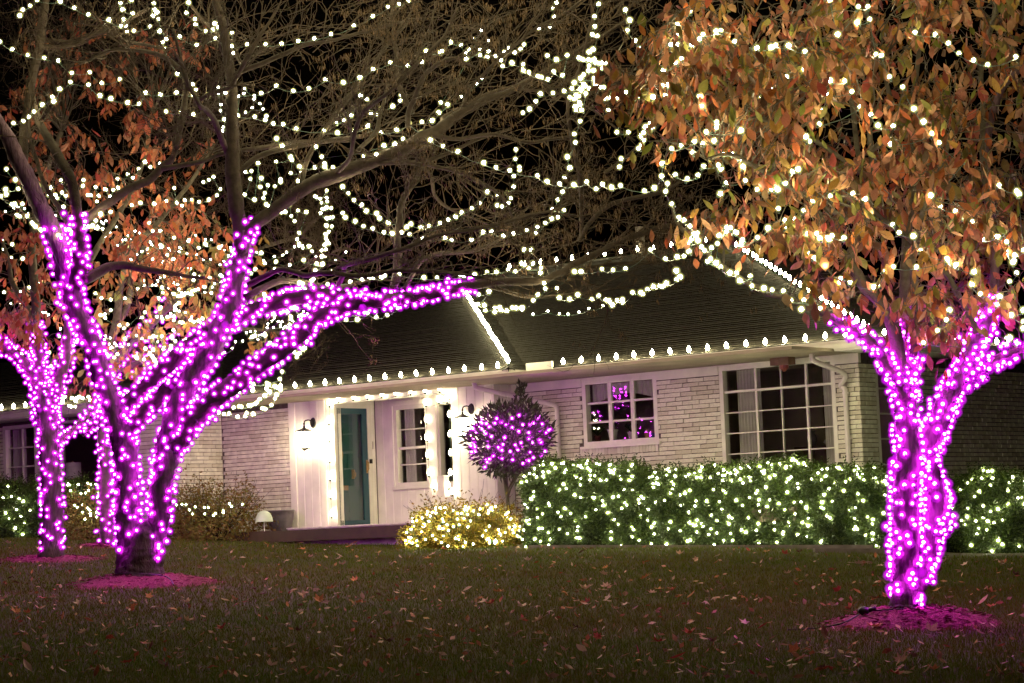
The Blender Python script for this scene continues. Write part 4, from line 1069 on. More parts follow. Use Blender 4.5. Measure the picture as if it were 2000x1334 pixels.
# dogwood at the right
dog = empty('dogwood_tree', label='autumn leaved tree at right with forked trunk wrapped in magenta lights', cat='tree')
T4Y = 19.8
T4L = dict(
 trunk=[(1768, 1200, 44), (1768, 1182, 39), (1770, 1150, 33), (1770, 1110, 31), (1770, 1060, 31), (1768, 1000, 30), (1770, 950, 30), (1776, 900, 30), (1776, 850, 28), (1770, 800, 27), (1766, 755, 26), (1764, 720, 22)],
 twin=[(1785, 1170, 22), (1800, 1110, 24), (1818, 1050, 27), (1830, 1000, 27), (1826, 955, 24), (1812, 912, 24), (1812, 870, 26), (1832, 825, 25), (1850, 780, 23), (1876, 735, 21), (1896, 690, 19), (1912, 655, 16), (1934, 605, 13), (1944, 545, 12), (1946, 490, 11), (1938, 430, 11), (1928, 300, 10), (1944, 205, 9), (1965, 165, 8), (2010, 120, 8)],
 low_left=[(1776, 775, 14), (1752, 735, 12), (1720, 695, 11), (1690, 662, 10), (1640, 630, 8), (1611, 614, 8), (1560, 593, 7), (1500, 570, 7), (1450, 545, 6), (1408, 520, 6), (1378, 490, 6), (1352, 468, 5), (1325, 440, 4), (1312, 400, 3)],
 left_up=[(1764, 740, 17), (1757, 705, 15), (1746, 640, 14), (1716, 588, 13), (1684, 548, 11), (1660, 506, 10), (1672, 480, 9), (1688, 440, 8), (1700, 390, 7), (1706, 330, 6), (1700, 250, 5)],
 mid=[(1768, 730, 16), (1771, 690, 13), (1772, 656, 12), (1769, 590, 12), (1766, 524, 11), (1772, 470, 10), (1780, 400, 8), (1790, 320, 7), (1778, 240, 6), (1790, 150, 5), (1800, 60, 4)],
 mid2=[(1784, 700, 9), (1788, 640, 8), (1787, 557, 7), (1782, 500, 6), (1800, 420, 5), (1830, 340, 4), (1860, 260, 4)],
 green=[(1910, 650, 8), (1880, 592, 6), (1850, 540, 6), (1812, 500, 5), (1790, 478, 5), (1732, 432, 4), (1700, 402, 4)],
 right=[(1890, 735, 13), (1935, 714, 10), (1965, 690, 8), (2020, 678, 7), (2080, 660, 6)],
 up_r=[(1936, 430, 8), (1922, 330, 7), (1920, 200, 6), (1914, 130, 5), (1940, 40, 4), (1950, -40, 4)],
 up_m=[(1700, 300, 5), (1738, 262, 5), (1738, 196, 5), (1722, 130, 4), (1700, 60, 4), (1690, -20, 3)],
 up_l=[(1690, 420, 5), (1676, 300, 5), (1660, 190, 5), (1620, 120, 4), (1566, 60, 4), (1560, -20, 4)],
 far_l=[(1690, 440, 5), (1600, 400, 5), (1500, 340, 5), (1430, 300, 4), (1380, 310, 3)],
 far_l2=[(1680, 330, 5), (1560, 260, 4), (1440, 215, 4), (1330, 170, 3), (1260, 140, 2)],
 far_l3=[(1640, 150, 4), (1500, 110, 4), (1390, 75, 3), (1310, 40, 2)])
T4P = {}
for nm, pts in T4L.items():
    dy = {'trunk': (0, 0), 'twin': (.05, .1), 'low_left': (-.05, -.3), 'left_up': (0, -.3), 'mid': (.05, .3), 'right': (.1, .4), 'far_l': (-.3, -.8), 'far_l2': (-.2, .5), 'far_l3': (0, -.7)}.get(nm, (0, uni(-.5, .6)))
    if nm in ('trunk', 'twin'): pts = [(p[0], p[1], p[2] * .80) for p in pts]
    P, rd = limb3(pts, T4Y, dy); P = wob(P, .008, len(nm)); T4P[nm] = (P, rd)
    limb_obj('trunk' if nm in ('trunk', 'twin') else 'branch', P, rd, M['bark_grey'] if nm in ('trunk', 'twin') else M['bark_pale'], dog, 18 if nm in ('trunk', 'twin') else 10, .04)
leafy(dog, list(T4P.values()), T4Y, [(1830, 60, 260, 160, 0, 30), (1500, 90, 230, 120, -.2, 25), (1400, 200, 200, 105, -.2, 24), (1680, 260, 240, 150, 0, 30), (1900, 300, 160, 190, .1, 22), (1560, 390, 190, 90, -.2, 15), (1760, 440, 220, 100, -.1, 18), (1920, 530, 120, 90, .2, 8), (1640, 540, 70, 50, -.2, 3), (1840, 600, 130, 60, .1, 8), (1420, 440, 70, 50, -.2, 3), (1275, 150, 75, 55, -.2, 7), (1330, 60, 80, 60, -.2, 5)],
      M['dogwood_leaf'], 690, .126, (8, 16), 1.0, M['bark_pale'], 300, .42)

# tree 2 (behind, far left) and tree 3 (between the stems)
lt = empty('red_leaf_tree', label='red leaved tree at far left with magenta lights round its upright trunk', cat='tree')
T2Y = 37.6
T2L = dict(
 trunk=[(103, 1088, 27), (103, 1070, 22), (102, 1010, 20), (100, 950, 20), (98, 890, 20), (95, 845, 21), (90, 800, 20), (86, 760, 16)],
 left=[(88, 790, 14), (70, 742, 12), (45, 706, 10), (14, 682, 9), (-30, 655, 7)],
 mid=[(90, 770, 13), (78, 720, 11), (72, 660, 10), (69, 600, 9), (66, 540, 9), (64, 480, 8), (70, 420, 7), (90, 340, 6), (120, 260, 5)],
 purple=[(84, 750, 8), (66, 668, 6), (56, 608, 6), (36, 576, 5), (22, 545, 5), (14, 500, 4), (-10, 440, 3)],
 right=[(98, 800, 14), (114, 752, 12), (126, 700, 10), (131, 655, 9), (140, 600, 8), (160, 540, 7), (200, 470, 6), (240, 400, 5), (280, 320, 4), (300, 220, 4)],
 low=[(102, 878, 8), (130, 852, 7), (160, 822, 6), (184, 798, 5), (204, 770, 4)],
 up=[(150, 560, 6), (220, 520, 5), (300, 440, 5), (370, 360, 4), (420, 280, 3)])
T2P = {}
for nm, pts in T2L.items():
    P, rd = limb3(pts, T2Y, (0, 0) if nm in ('trunk', 'mid') else (0, uni(-.8, .8))); P = wob(P, .01, len(nm) + 3); T2P[nm] = (P, rd)
    limb_obj('trunk' if nm == 'trunk' else 'branch', P, rd, M['bark_grey'] if nm == 'trunk' else M['bark_pale'], lt, 16 if nm == 'trunk' else 9, .04)
leafy(lt, list(T2P.values()), T2Y, [(60, 560, 90, 110, 0, 9), (210, 440, 200, 80, 0, 14), (220, 320, 200, 70, 0, 13), (160, 200, 180, 90, 0, 10), (230, 90, 190, 80, .3, 7), (330, 480, 130, 60, 0, 8), (40, 620, 60, 50, 0, 4)], M['red_leaf'], 270, .155, (6, 12), 1.5, M['bark_pale'], 280, .4, .005)
mt = empty('small_multistem_tree', label='small pale and orange leaved tree between the big trunks in front of the left wing', cat='tree')
T3Y = 40.2
T3L = dict(
 trunk=[(213, 1066, 14), (210, 1020, 12), (206, 960, 11), (204, 900, 10), (203, 840, 10), (206, 780, 10), (212, 720, 10), (218, 660, 10)],
 a=[(218, 665, 9), (226, 630, 8), (236, 556, 7), (247, 510, 6), (262, 440, 5)], b=[(219, 660, 8), (233, 626, 7), (252, 586, 6), (259, 515, 5), (300, 460, 4)],
 c=[(212, 720, 8), (270, 660, 7), (330, 600, 6), (390, 555, 5), (450, 520, 4), (520, 480, 3)], d=[(212, 730, 7), (290, 700, 6), (380, 660, 5), (470, 640, 4), (560, 650, 3)],
 e=[(206, 800, 6), (180, 830, 5), (160, 850, 4)], f=[(520, 480, 4), (580, 460, 4), (625, 420, 3), (640, 380, 3)])
T3P = {}
for nm, pts in T3L.items():
    P, rd = limb3(pts, T3Y, (0, 0) if nm == 'trunk' else (0, uni(-.8, .3))); P = wob(P, .012, len(nm) + 9); T3P[nm] = (P, rd)
    limb_obj('trunk' if nm == 'trunk' else 'branch', P, rd, M['bark_pale'], mt, 10, .04)
leafy(mt, list(T3P.values()), T3Y, [(300, 590, 130, 70, 0, 12), (250, 690, 90, 60, 0, 7), (430, 560, 110, 60, 0, 9), (530, 640, 60, 60, 0, 3), (170, 720, 60, 60, 0, 4), (390, 470, 120, 50, 0, 6)], M['pale_leaf'], 150, .16, (7, 13), .9, M['bark_pale'], 250, .5, .005)
# fine budded twigs over both
bud = Tri(); 
def budtwig(p, d, L, r, dep):
    P, _ = walk(p, d, L, 5, .25, .02); thin_tube(bud, P, r, r * .6)
    if dep:
        for _ in range(3): k = random.randint(1, 5); budtwig(P[k], P[k] - P[k - 1] + RNG.normal(size=3) * .06 + np.array([0, 0, .03]), L * .5, r * .7, dep - 1)
    else:
        e = P[-1]; s_ = .010; bud.add(np.array([e + [0, 0, s_ * 1.6], e + [s_, 0, 0], e - [s_, 0, 0], e + [0, s_, 0]]), np.array([[0, 1, 3, 2], [1, 2, 3, 0]]))
for (cx, cyy, rx, ry, n) in ((610, 460, 70, 80, 110), (330, 200, 150, 170, 150), (120, 120, 140, 130, 110), (480, 330, 120, 90, 60), (570, 700, 50, 60, 30), (400, 430, 150, 60, 50)):
    for _ in range(n):
        a = R() * 6.283; q = math.sqrt(R()); budtwig(at(cx + rx * q * math.cos(a), cyy + ry * q * math.sin(a), T3Y - 1 + uni(-1, 1)), np.array([uni(-.8, .8), uni(-.5, .5), uni(-.1, 1)]), uni(.35, .8), .007, 2)
bud.build('budded_twigs', M['twig'], mt, False)

# ================================================================== light strings in the trees
GM = 'magenta trunk light strings'
CAMV = np.array([0, -1.0, 0.0])
def wrap(label, parts, bulb, alt, dens, spread=1.9, lift=1.0):
    pts = []
    for (P, rd, s0, s1) in parts:
        seg = np.linalg.norm(np.diff(P, axis=0), axis=1); cum = np.concatenate([[0], np.cumsum(seg)]); L = cum[-1]; n = int(L * (s1 - s0) * dens)
        for k in range(n):
            s = (s0 + (s1 - s0) * (k + R()) / n) * L; i = min(len(seg) - 1, int(np.searchsorted(cum, s) - 1)); i = max(i, 0); t = (s - cum[i]) / (seg[i] + 1e-9)
            c = P[i] + (P[i + 1] - P[i]) * t; r_ = rd[i] + (rd[i + 1] - rd[i]) * t
            T = (P[i + 1] - P[i]) / (seg[i] + 1e-9); B = CAMV - T * (CAMV @ T); B /= np.linalg.norm(B) + 1e-9; A = np.cross(T, B)
            a = spread * math.sin(k * 1.9 + 1.3 * math.sin(k * .37)) + random.gauss(0, .35)
            for rep_ in range(1 if R() < .84 else 2): pts.append(c + (B * math.cos(a) + A * math.sin(a)) * (r_ * 1.03 + uni(.014, .036) * lift) + (RNG.normal(size=3) * .035 if rep_ else 0))
    return string('trunk_light_string', label, GM, pts, bulb, alt, wire_r=.003, off=.012)
def LP(d, nm, s0=0, s1=1): return (*d[nm], s0, s1)
wrap('magenta lights wound round the left stem of the big bare tree', [LP(T1P, 'stemA', .05, .42)], B_MAG, B_MAGB, 35)
wrap('magenta lights round the tall left limb that ends in two stubs high at left', [LP(T1P, 'stemA', .42, .70), LP(T1P, 'A_right', 0, .32)], B_MAG, B_MAGB, 38)
wrap('magenta lights round the right stem of the big bare tree', [LP(T1P, 'stemB', .06, .42)], B_MAG, B_MAGB, 33)
wrap('magenta lights climbing the right stem to its narrow top fork', [LP(T1P, 'stemB', .42, 1.0), LP(T1P, 'B_top', .0, .05)], B_MAG, B_MAGB, 36)
wrap('magenta lights on the two crossing limbs in the middle of the big tree', [LP(T1P, 'A_low'), LP(T1P, 'A_mid')], B_MAG, B_MAGB, 42)
wrap('magenta lights on the low limb sweeping right from the trunk fork', [LP(T1P, 'B_right', .0, .30)], B_MAG, B_MAGB, 38)
wrap('magenta lights on the long limb reaching right over the porch roof', [LP(T1P, 'B_right', .30, .60)], B_MAG, B_MAGB, 42)
wrap('magenta lights on the short upper limb joining the long roof limb', [LP(T1P, 'B_up', .0, 1.0)], B_MAG, B_MAGB, 34)
wrap('magenta lights thickly wound on the lower trunk of the red leaved tree', [LP(T2P, 'trunk', .04, .75)], B_MAG, None, 34)
wrap('magenta lights on the fanning limbs of the red leaved tree', [LP(T2P, 'trunk', .75, 1), LP(T2P, 'left'), LP(T2P, 'mid', 0, .28), LP(T2P, 'right', 0, .25), LP(T2P, 'purple', 0, .2)], B_MAG, None, 46, 2.2, 2.0)
wrap('magenta lights on the thin low branch between the two left trees', [LP(T2P, 'low')], B_MAG, None, 26)
wrap('magenta lights on the thin stem just left of the big trunk', [LP(T3P, 'trunk', .02, .62), LP(T3P, 'e')], B_MAG, None, 28, 2.0, 1.6)
wrap('scattered magenta lights high in the small pale leaved tree', [LP(T3P, 'c', .05, .45), LP(T3P, 'd', 0, .6), LP(T3P, 'trunk', .62, 1)], B_MAG, None, 20, 2, 4)
wrap('magenta lights on the lower left stem of the dogwood trunk', [LP(T4P, 'trunk', .06, .52)], B_MAGN, B_MAG, 78)
wrap('magenta lights on the upper left stem of the dogwood trunk', [LP(T4P, 'trunk', .52, 1), LP(T4P, 'mid', .0, .18)], B_MAGN, B_MAG, 70)
wrap('magenta lights on the bulging right stem of the dogwood trunk', [LP(T4P, 'twin', .03, .33)], B_MAGN, B_MAG, 78)
wrap('magenta lights on the right fork of the dogwood up to the leaves', [LP(T4P, 'twin', .33, .56)], B_MAGN, B_MAG, 78)
wrap('magenta lights on the dogwood branch that leaves the photo at right', [LP(T4P, 'right', 0, .8)], B_MAGN, B_MAG, 46, 1.8, 1.3)
wrap('magenta lights at the start of the long low left branch of the dogwood', [LP(T4P, 'low_left', .0, .36)], B_MAGN, B_MAG, 42)

# warm strings, bulb by bulb: (zoomed region origin, scale, positions)
GW = 'warm white strings among the branches'
def RP(ox, oy, sc, pts): return [(ox + x / sc, oy + y / sc) for x, y in pts]
A1 = lambda p: RP(0, 0, 3.994, p); A2 = lambda p: RP(400, 0, 3.994, p); A3 = lambda p: RP(800, 0, 3.994, p)
A4 = lambda p: RP(1200, 0, 4.998, p); A5 = lambda p: RP(1600, 0, 4.998, p); A6 = lambda p: RP(0, 300, 4.998, p)
A7 = lambda p: RP(300, 300, 4.998, p); A8 = lambda p: RP(600, 280, 4.998, p); B1 = lambda p: RP(900, 280, 3.994, p)
B2 = lambda p: RP(1250, 250, 4.998, p); B3 = lambda p: RP(1600, 250, 4.998, p); B4 = lambda p: RP(1560, 480, 4.536, p)
B5 = lambda p: RP(0, 520, 6.06, p); B6 = lambda p: RP(250, 520, 5.128, p); B7 = lambda p: RP(560, 500, 4.998, p)
D5 = lambda p: RP(260, 740, 3.922, p); D6 = lambda p: RP(0, 740, 3.706, p)
def tstr(label, pix, Y, big=None, small=False, Y2=None, jit=.12, bulb=None):
    n = len(pix); pts = []; dy = 0
    for i, (x, y) in enumerate(pix):
        dy = .8 * dy + random.gauss(0, jit); t = i / max(1, n - 1); YY = Y + ((Y2 - Y) * t if Y2 else 0) + dy
        pts.append(at(x, y, YY))
    far = Y > 36; near = Y < 23
    if bulb: return string('branch_light_string', label, 'added strings above the view', pts, bulb, None)
    b = B_WARMN if near else (B_WARM if not small else B_WARMS)
    return string('branch_light_string', label, GW, pts, b, None if small else (B_WARM if near else B_WARMB))
t1 = T1Y + .2; t3 = T3Y - 1.6; t4 = T4Y - .8
tstr('warm bulb string entering high at the left edge and falling right', A1([(0, 325), (95, 383), (218, 428), (345, 450), (455, 472), (560, 568), (700, 562), (795, 648), (935, 618)]), t1)
tstr('warm bulb string climbing steeply from the left edge through the left trunk', A1([(10, 1045), (45, 1015), (105, 960), (182, 945), (225, 910), (265, 870), (330, 815), (408, 757), (420, 790), (465, 695), (550, 640), (690, 660), (780, 745), (865, 768), (995, 800), (1085, 808), (1135, 722), (1252, 737), (1378, 722), (1508, 740), (1620, 748)]), t1)
tstr('warm bulb string dipping across the upper left branches', A1([(1295, 868), (1412, 875), (1508, 890), (1645, 920), (1750, 930), (1835, 912), (1855, 900)]) + A2([(390, 910), (472, 935), (480, 905), (533, 963), (612, 968), (715, 1005), (930, 1018), (1035, 1035), (1167, 1022), (1272, 980), (1375, 1033), (1497, 1015), (1595, 962), (1693, 950), (1775, 940), (1825, 877), (1895, 818), (1840, 800)]), t1)
tstr('topmost long warm string sagging from the upper left corner to the top centre', A1([(155, 120), (178, 75), (235, 45), (290, 0), (470, 10), (580, 60), (690, 113), (850, 155), (945, 205), (1045, 240), (1168, 205), (1245, 242), (1402, 285), (1535, 350), (1680, 297), (1805, 360)]) + A2([(330, 345), (475, 345), (600, 340), (728, 320), (855, 300), (985, 265), (1162, 200), (1310, 125), (1428, 52), (1515, 35), (1590, 5)]), t1)
tstr('short warm string hanging down at the top left between branches', A1([(1025, 0), (940, 25), (957, 75), (1035, 103), (965, 150), (985, 205), (990, 245)]), t1 + .5)
tstr('warm string trailing down beside a thin upper left branch', A1([(1200, 25), (1205, 78), (1225, 95), (1195, 122), (1235, 150), (1297, 305), (1270, 328), (1285, 378), (1385, 575), (1505, 658), (1527, 700), (1508, 742)]), t1 + .4)
tstr('warm string following the slanting purple branch at the top', A1([(1470, 20), (1455, 100), (1520, 148), (1527, 190), (1605, 243), (1675, 185), (1705, 172), (1703, 212), (1663, 232), (1810, 257), (1815, 412)]), t1 + .2)
tstr('warm string rising gently across the upper middle branches', A2([(20, 748), (160, 722), (440, 727), (558, 668), (690, 708), (812, 690), (938, 620), (1080, 643), (1210, 605), (1312, 537), (1447, 487), (1583, 512), (1695, 465), (1695, 485), (1725, 397), (1835, 410), (1850, 398)]), t1)
tstr('warm string clustered round the upright centre left leader', A2([(105, 680), (105, 730), (125, 815), (122, 862), (155, 932), (145, 992), (135, 1022), (237, 912), (260, 900), (265, 750), (305, 730), (312, 688), (385, 745), (385, 770), (430, 808), (455, 850), (370, 840), (318, 875)]), t1 + .2, None, True)
tstr('warm string falling right from the great limb towards the roof gap', A2([(1595, 962), (1690, 1030), (1760, 1092), (1857, 1138), (1975, 1182)]) + B1([(178, 152), (275, 187), (382, 210), (597, 252), (672, 297), (770, 315), (882, 323), (982, 300), (1055, 355), (1105, 318), (1175, 343), (1245, 328), (1432, 370), (1510, 347), (1565, 255), (1570, 157)]), t1, None, False, t1 - 5)
tstr('warm string rising over the middle of the great slanting limb', A2([(1025, 960), (1085, 935), (1140, 898), (1173, 832), (1215, 742), (1265, 775), (1297, 885), (1338, 890), (1375, 847), (1465, 828), (1525, 785), (1530, 740)]), t1 + .3)
tstr('warm string lying along the lower part of the great slanting limb', A2([(560, 1080), (605, 1140), (670, 1225), (680, 1245), (740, 1300), (860, 1305), (935, 1275), (935, 1300), (1000, 1307), (1113, 1295), (1195, 1263), (1240, 1217), (1337, 1203), (1397, 1135), (1482, 1123), (1547, 1083), (912, 1222), (868, 1143)]), t1)
tstr('warm string swagging in a deep V over the dark gap, upper one', A8([(345, 423), (400, 490), (457, 553), (533, 600), (578, 660), (678, 683), (707, 730), (790, 775), (905, 770), (1012, 787), (1112, 818), (1187, 805), (1297, 778), (1380, 745), (1447, 718), (1510, 672), (1607, 635), (1685, 583), (1755, 475)]), t1)
tstr('warm string swagging wide over the dark gap, lower one', A8([(347, 680), (372, 722), (467, 760), (550, 808), (640, 830), (750, 868), (830, 878), (920, 867), (970, 818), (1000, 888), (1132, 930), (1343, 922), (1410, 943), (1603, 940), (1715, 865), (1802, 865), (1915, 902)]) + B1([(330, 722), (408, 703), (515, 675), (597, 652), (588, 697), (660, 622), (708, 587), (757, 577), (805, 522), (717, 515), (755, 440), (795, 378)]), t1, None, False, t1 + .3)
tstr('small looped warm string hanging right of the V swags', B1([(430, 48), (425, 120), (457, 185), (457, 210), (413, 255), (412, 337), (362, 385), (388, 427), (370, 465), (322, 492), (285, 483), (290, 400), (205, 378)]), t1)
tstr('short warm drop string hanging in the dark gap left of the dogwood', B1([(832, 105), (850, 192), (808, 265)]), t1)
tstr('warm string dropping straight down into the bright star cluster', A3([(1475, 30), (1442, 127), (1445, 207), (1425, 268), (1465, 280), (1430, 385), (1400, 405)]), t1 - 2)
tstr('dense knot of warm bulbs glowing like a star left of the dogwood', A3([(1320, 450), (1340, 460), (1355, 465), (1395, 465), (1420, 470), (1440, 460), (1450, 490), (1475, 492), (1510, 490), (1525, 492), (1505, 530), (1395, 550), (1435, 550), (1400, 512), (1358, 582), (1335, 610), (1438, 610), (1450, 655), (1465, 660), (1485, 680), (1515, 680), (1285, 645), (1358, 655), (1370, 670), (1265, 690), (1330, 695), (1340, 705), (1350, 690), (1400, 690), (1205, 710), (1250, 760), (1285, 770), (1320, 750), (1297, 740), (1325, 800), (1320, 825), (1330, 815), (1290, 830), (1295, 855), (1343, 858), (1375, 728)]), t1 - 3)
tstr('warm drop string hanging below the star shaped knot', A3([(1330, 945), (1285, 1045), (1293, 1110), (1230, 1223), (1250, 1310)]), t1 - 2.5)
tstr('warm drop string falling from the top beside the first orange leaves', A3([(1683, 75), (1717, 157), (1698, 235), (1763, 317), (1800, 383)]), t1 - 4)
tstr('short warm drop string at the top edge left of the dogwood', A3([(1145, 20), (1115, 60), (1125, 130), (1095, 210), (1010, 222)]), t1)
tstr('warm string crossing the bare twigs at upper centre', A3([(97, 480), (130, 397), (240, 408), (322, 327), (400, 348), (435, 410), (460, 385), (442, 457), (550, 390), (550, 430), (605, 445), (617, 402), (670, 437), (740, 402), (775, 375), (820, 410), (865, 383), (893, 345)]), t1 + .2)
tstr('warm string from the upper centre twigs to the star knot', A3([(713, 467), (725, 515), (798, 490), (885, 500), (885, 547), (930, 563), (1000, 593), (1028, 600), (1078, 618), (1125, 557), (1192, 587), (1230, 430), (1145, 465), (1073, 433)]), t1, None, False, t1 - 2.5)
tstr('faint warm string in the bare twigs below the star knot', A3([(563, 610), (525, 655), (402, 753), (303, 817), (245, 800), (558, 238), (500, 297), (618, 317)]), t1 + .8, None, True)
tstr('short warm string sloping down left below the star knot', A3([(1118, 725), (1020, 733), (985, 790), (935, 850), (883, 880)]), t1 - 1)
tstr('warm string running from the star knot into the left edge of the dogwood', A3([(1520, 767), (1553, 760), (1590, 735), (1625, 765), (1693, 720), (1712, 755), (1750, 770), (1780, 700), (1800, 757), (1900, 757)]), t1 - 4)
tstr('warm string curling down from the dogwood edge into the dark gap', A3([(1935, 850), (1920, 860), (1882, 897), (1940, 890), (1920, 918), (1880, 960), (1840, 990), (1890, 992), (1870, 1028), (1825, 1035), (1800, 1062), (1827, 1090), (1810, 1128), (1785, 1157), (1650, 1238), (1637, 1302)]), t1 - 5)
tstr('four warm bulbs on bare twigs in the dark gap', A3([(1550, 860), (1633, 955), (1617, 1030), (1707, 1030)]), t1 - 3)
tstr('warm string lying along the long limb over the porch roof', B7([(435, 150), (567, 172), (668, 195), (733, 228), (807, 210), (845, 210), (925, 210), (958, 190), (1098, 175), (1340, 210), (1467, 212), (1700, 195), (1730, 195), (1837, 182), (1955, 155)]) + B1([(278, 1000), (370, 985), (425, 998), (487, 950), (475, 935), (560, 935), (530, 975), (625, 970), (622, 1010), (550, 830), (495, 830)]), t1)
tstr('warm string continuing right above the dark main roof', B1([(650, 1090), (660, 1132), (600, 1180), (565, 1225), (885, 1000), (937, 1000), (1100, 980), (1188, 987), (1285, 977), (1480, 830), (1595, 900), (1687, 885), (1740, 880), (1780, 840)]), t1 - .3, None, False, t1 - 3)
tstr('warm swag string below the limb in front of the dark main roof', B1([(140, 1178), (220, 1155), (135, 1255), (183, 1262), (192, 1303), (265, 1280), (265, 1315), (303, 1280), (315, 1300), (360, 1305), (400, 1280), (410, 1285), (432, 1285), (465, 1285), (480, 1280), (480, 1295), (565, 1225), (600, 1180)]), t1)
tstr('warm swag string over the main roof rising to the dogwood branch', B1([(750, 1130), (768, 1203), (848, 1215), (912, 1180), (1022, 1215), (1075, 1187), (1130, 1222), (1155, 1228), (1182, 1260), (1220, 1225), (1262, 1215), (1262, 1240), (1340, 1162), (1405, 1165), (1420, 1175), (1455, 1138), (1503, 1118), (1550, 1113), (1578, 1115), (1603, 1092), (1685, 1060), (1710, 1040), (1682, 993)]), t1, None, False, t1 - 6)
tstr('faint warm swag string lowest over the main roof', RP(840, 440, 3.125, [(628, 543), (718, 523), (790, 540), (842, 540), (908, 530), (970, 508), (1055, 490)]), t1, None, True)
tstr('warm string hanging below the magenta limb over the porch roof', B7([(200, 485), (75, 505), (145, 580), (220, 600), (240, 620), (580, 620), (690, 620), (787, 555), (875, 597), (980, 577), (1083, 505), (510, 570), (470, 575)]), t1)
tstr('warm string along the small branches under the purple limbs at centre left', B7([(165, 40), (295, 75), (350, 80), (280, 140), (260, 225), (245, 240), (125, 270), (155, 268), (125, 320), (180, 320), (400, 275), (510, 268), (620, 250)]), t1 + .4)
# dogwood strings
tstr('warm string hanging down the bare left fringe of the dogwood', B2([(220, 345), (210, 468), (268, 540), (250, 618), (310, 742), (380, 873), (430, 900), (487, 958), (530, 1040), (515, 1060), (560, 1025), (500, 1085), (480, 1115), (565, 1098), (550, 1050), (525, 1030), (475, 1205)]), t4 - .2)
tstr('warm string along the long low dogwood branch over the roof hip', B2([(600, 1160), (630, 1195), (698, 1168), (690, 1275), (660, 1300), (745, 1315), (755, 1128)]) + RP(840, 440, 3.125, [(1745, 235), (1775, 255), (1830, 290), (1870, 292), (1890, 337), (1955, 310), (1965, 370)]) + [(1492, 563), (1508, 566), (1530, 568), (1545, 586), (1570, 586), (1602, 602), (1565, 604)], t4 - .1)
tstr('warm string looping along the lower left leaves of the dogwood', B2([(775, 1050), (840, 1015), (845, 970), (885, 975), (930, 1015), (945, 1020), (1000, 1090), (995, 1110), (985, 1140), (1145, 1068), (1250, 975), (1415, 900), (1435, 972), (1510, 885), (1595, 807), (1685, 720), (1897, 525)]), t4)
tstr('warm string nearly level across the lower middle of the dogwood leaves', B2([(1555, 1010), (1640, 1030), (1725, 1028), (1755, 1078), (1830, 1070), (1845, 1085), (1875, 1050), (1990, 1070)]) + B3([(245, 1072)]), t4 - .1)
tstr('warm string slanting up through the middle left of the dogwood', B2([(1350, 785), (1145, 598), (1280, 605), (1335, 590), (1345, 600), (1350, 510), (1420, 540), (1485, 425), (1545, 403), (1620, 295), (1630, 290), (1655, 130), (1620, 85)]), t4 - .2)
tstr('warm string scattered over the thin left twigs of the dogwood', B2([(345, 455), (460, 495), (565, 460), (620, 370), (765, 360), (787, 395), (818, 250), (900, 250), (980, 305), (1003, 375), (1028, 510), (840, 535), (785, 640)]), t4 + .1)
tstr('warm string in the upper left fringe of the dogwood leaves', B2([(400, 175), (308, 200), (525, 137), (535, 130), (510, 235), (610, 150), (725, 125), (645, 35), (745, 0), (988, 20)]), t4)
tstr('warm string arched along the very top left of the dogwood', A4([(735, 115), (615, 238), (620, 340), (552, 435), (610, 435), (655, 570), (597, 615), (480, 690), (420, 685), (545, 790), (480, 830), (525, 825), (497, 930), (375, 950)]), t4 - .1)
tstr('warm string level across the top left dogwood leaves', A4([(755, 440), (830, 380), (865, 335), (995, 305), (1015, 310), (1040, 300), (1175, 403), (1280, 425), (1390, 468), (1530, 460), (1575, 438), (1700, 445), (1860, 500)]), t4 - .2)
tstr('warm string scattered through the upper middle dogwood leaves', A4([(830, 945), (860, 1035), (1000, 1190), (1000, 1215), (895, 1285), (1235, 1272), (1160, 1155), (1430, 955), (1525, 860), (1680, 750), (1850, 675)]), t4)
tstr('warm string high in the top middle of the dogwood', A5([(105, 5), (180, 335), (380, 65), (475, 65), (370, 220), (493, 188), (555, 530), (610, 540), (687, 748)]), t4 - .2)
tstr('warm string sprinkled along the top right of the dogwood', A5([(935, 315), (1133, 335), (1262, 420), (1365, 520), (1508, 585), (1645, 630), (1920, 553)]), t4)
tstr('warm string curving round the open centre of the dogwood', A5([(108, 785), (250, 790), (320, 892), (75, 908), (25, 1083), (0, 1210), (400, 1043), (505, 1118), (575, 1225), (723, 1230), (815, 850), (925, 1060), (1018, 1187), (1100, 1305)]), t4 - .1)
tstr('warm string along the green dogwood branch at right of centre', B3([(108, 663), (150, 528), (330, 638), (447, 688), (505, 817), (717, 942), (780, 1020), (920, 1053), (990, 1197), (1250, 1275), (1255, 1300), (1340, 1330)]), t4 - .1)
tstr('warm string sparsely set in the right half of the dogwood', B3([(700, 155), (1100, 60), (1170, 143), (1422, 310), (1090, 657), (1180, 763), (1330, 808), (1425, 875), (1495, 910), (1550, 1037), (1595, 1085), (1730, 1060), (1750, 1060), (1830, 1110), (1805, 1010)]), t4)
tstr('warm string at the right photo edge of the dogwood', B3([(1755, 557), (1930, 620), (1955, 650), (1945, 640), (1995, 1190), (1910, 1245), (1905, 1290), (1890, 1310), (1835, 1215)]) + B4([(1930, 240), (1868, 315), (1990, 570), (1883, 612), (1990, 670), (1990, 730)]), t4 + .1)
tstr('warm string among the pink lit low leaves of the dogwood', B4([(75, 60), (140, 105), (230, 175), (370, 290), (365, 325), (455, 320), (665, 365), (700, 350), (765, 225), (838, 185), (1043, 185), (1312, 110), (1325, 150), (1390, 175), (1553, 230), (1533, 345), (1610, 425), (1780, 450), (1758, 522)]), t4 + .1)
tstr('few warm bulbs hanging just above the pink lit leaf tips', B4([(1308, 655), (1230, 750), (1335, 570), (1105, 860), (1845, 820), (1870, 815)]), t4)
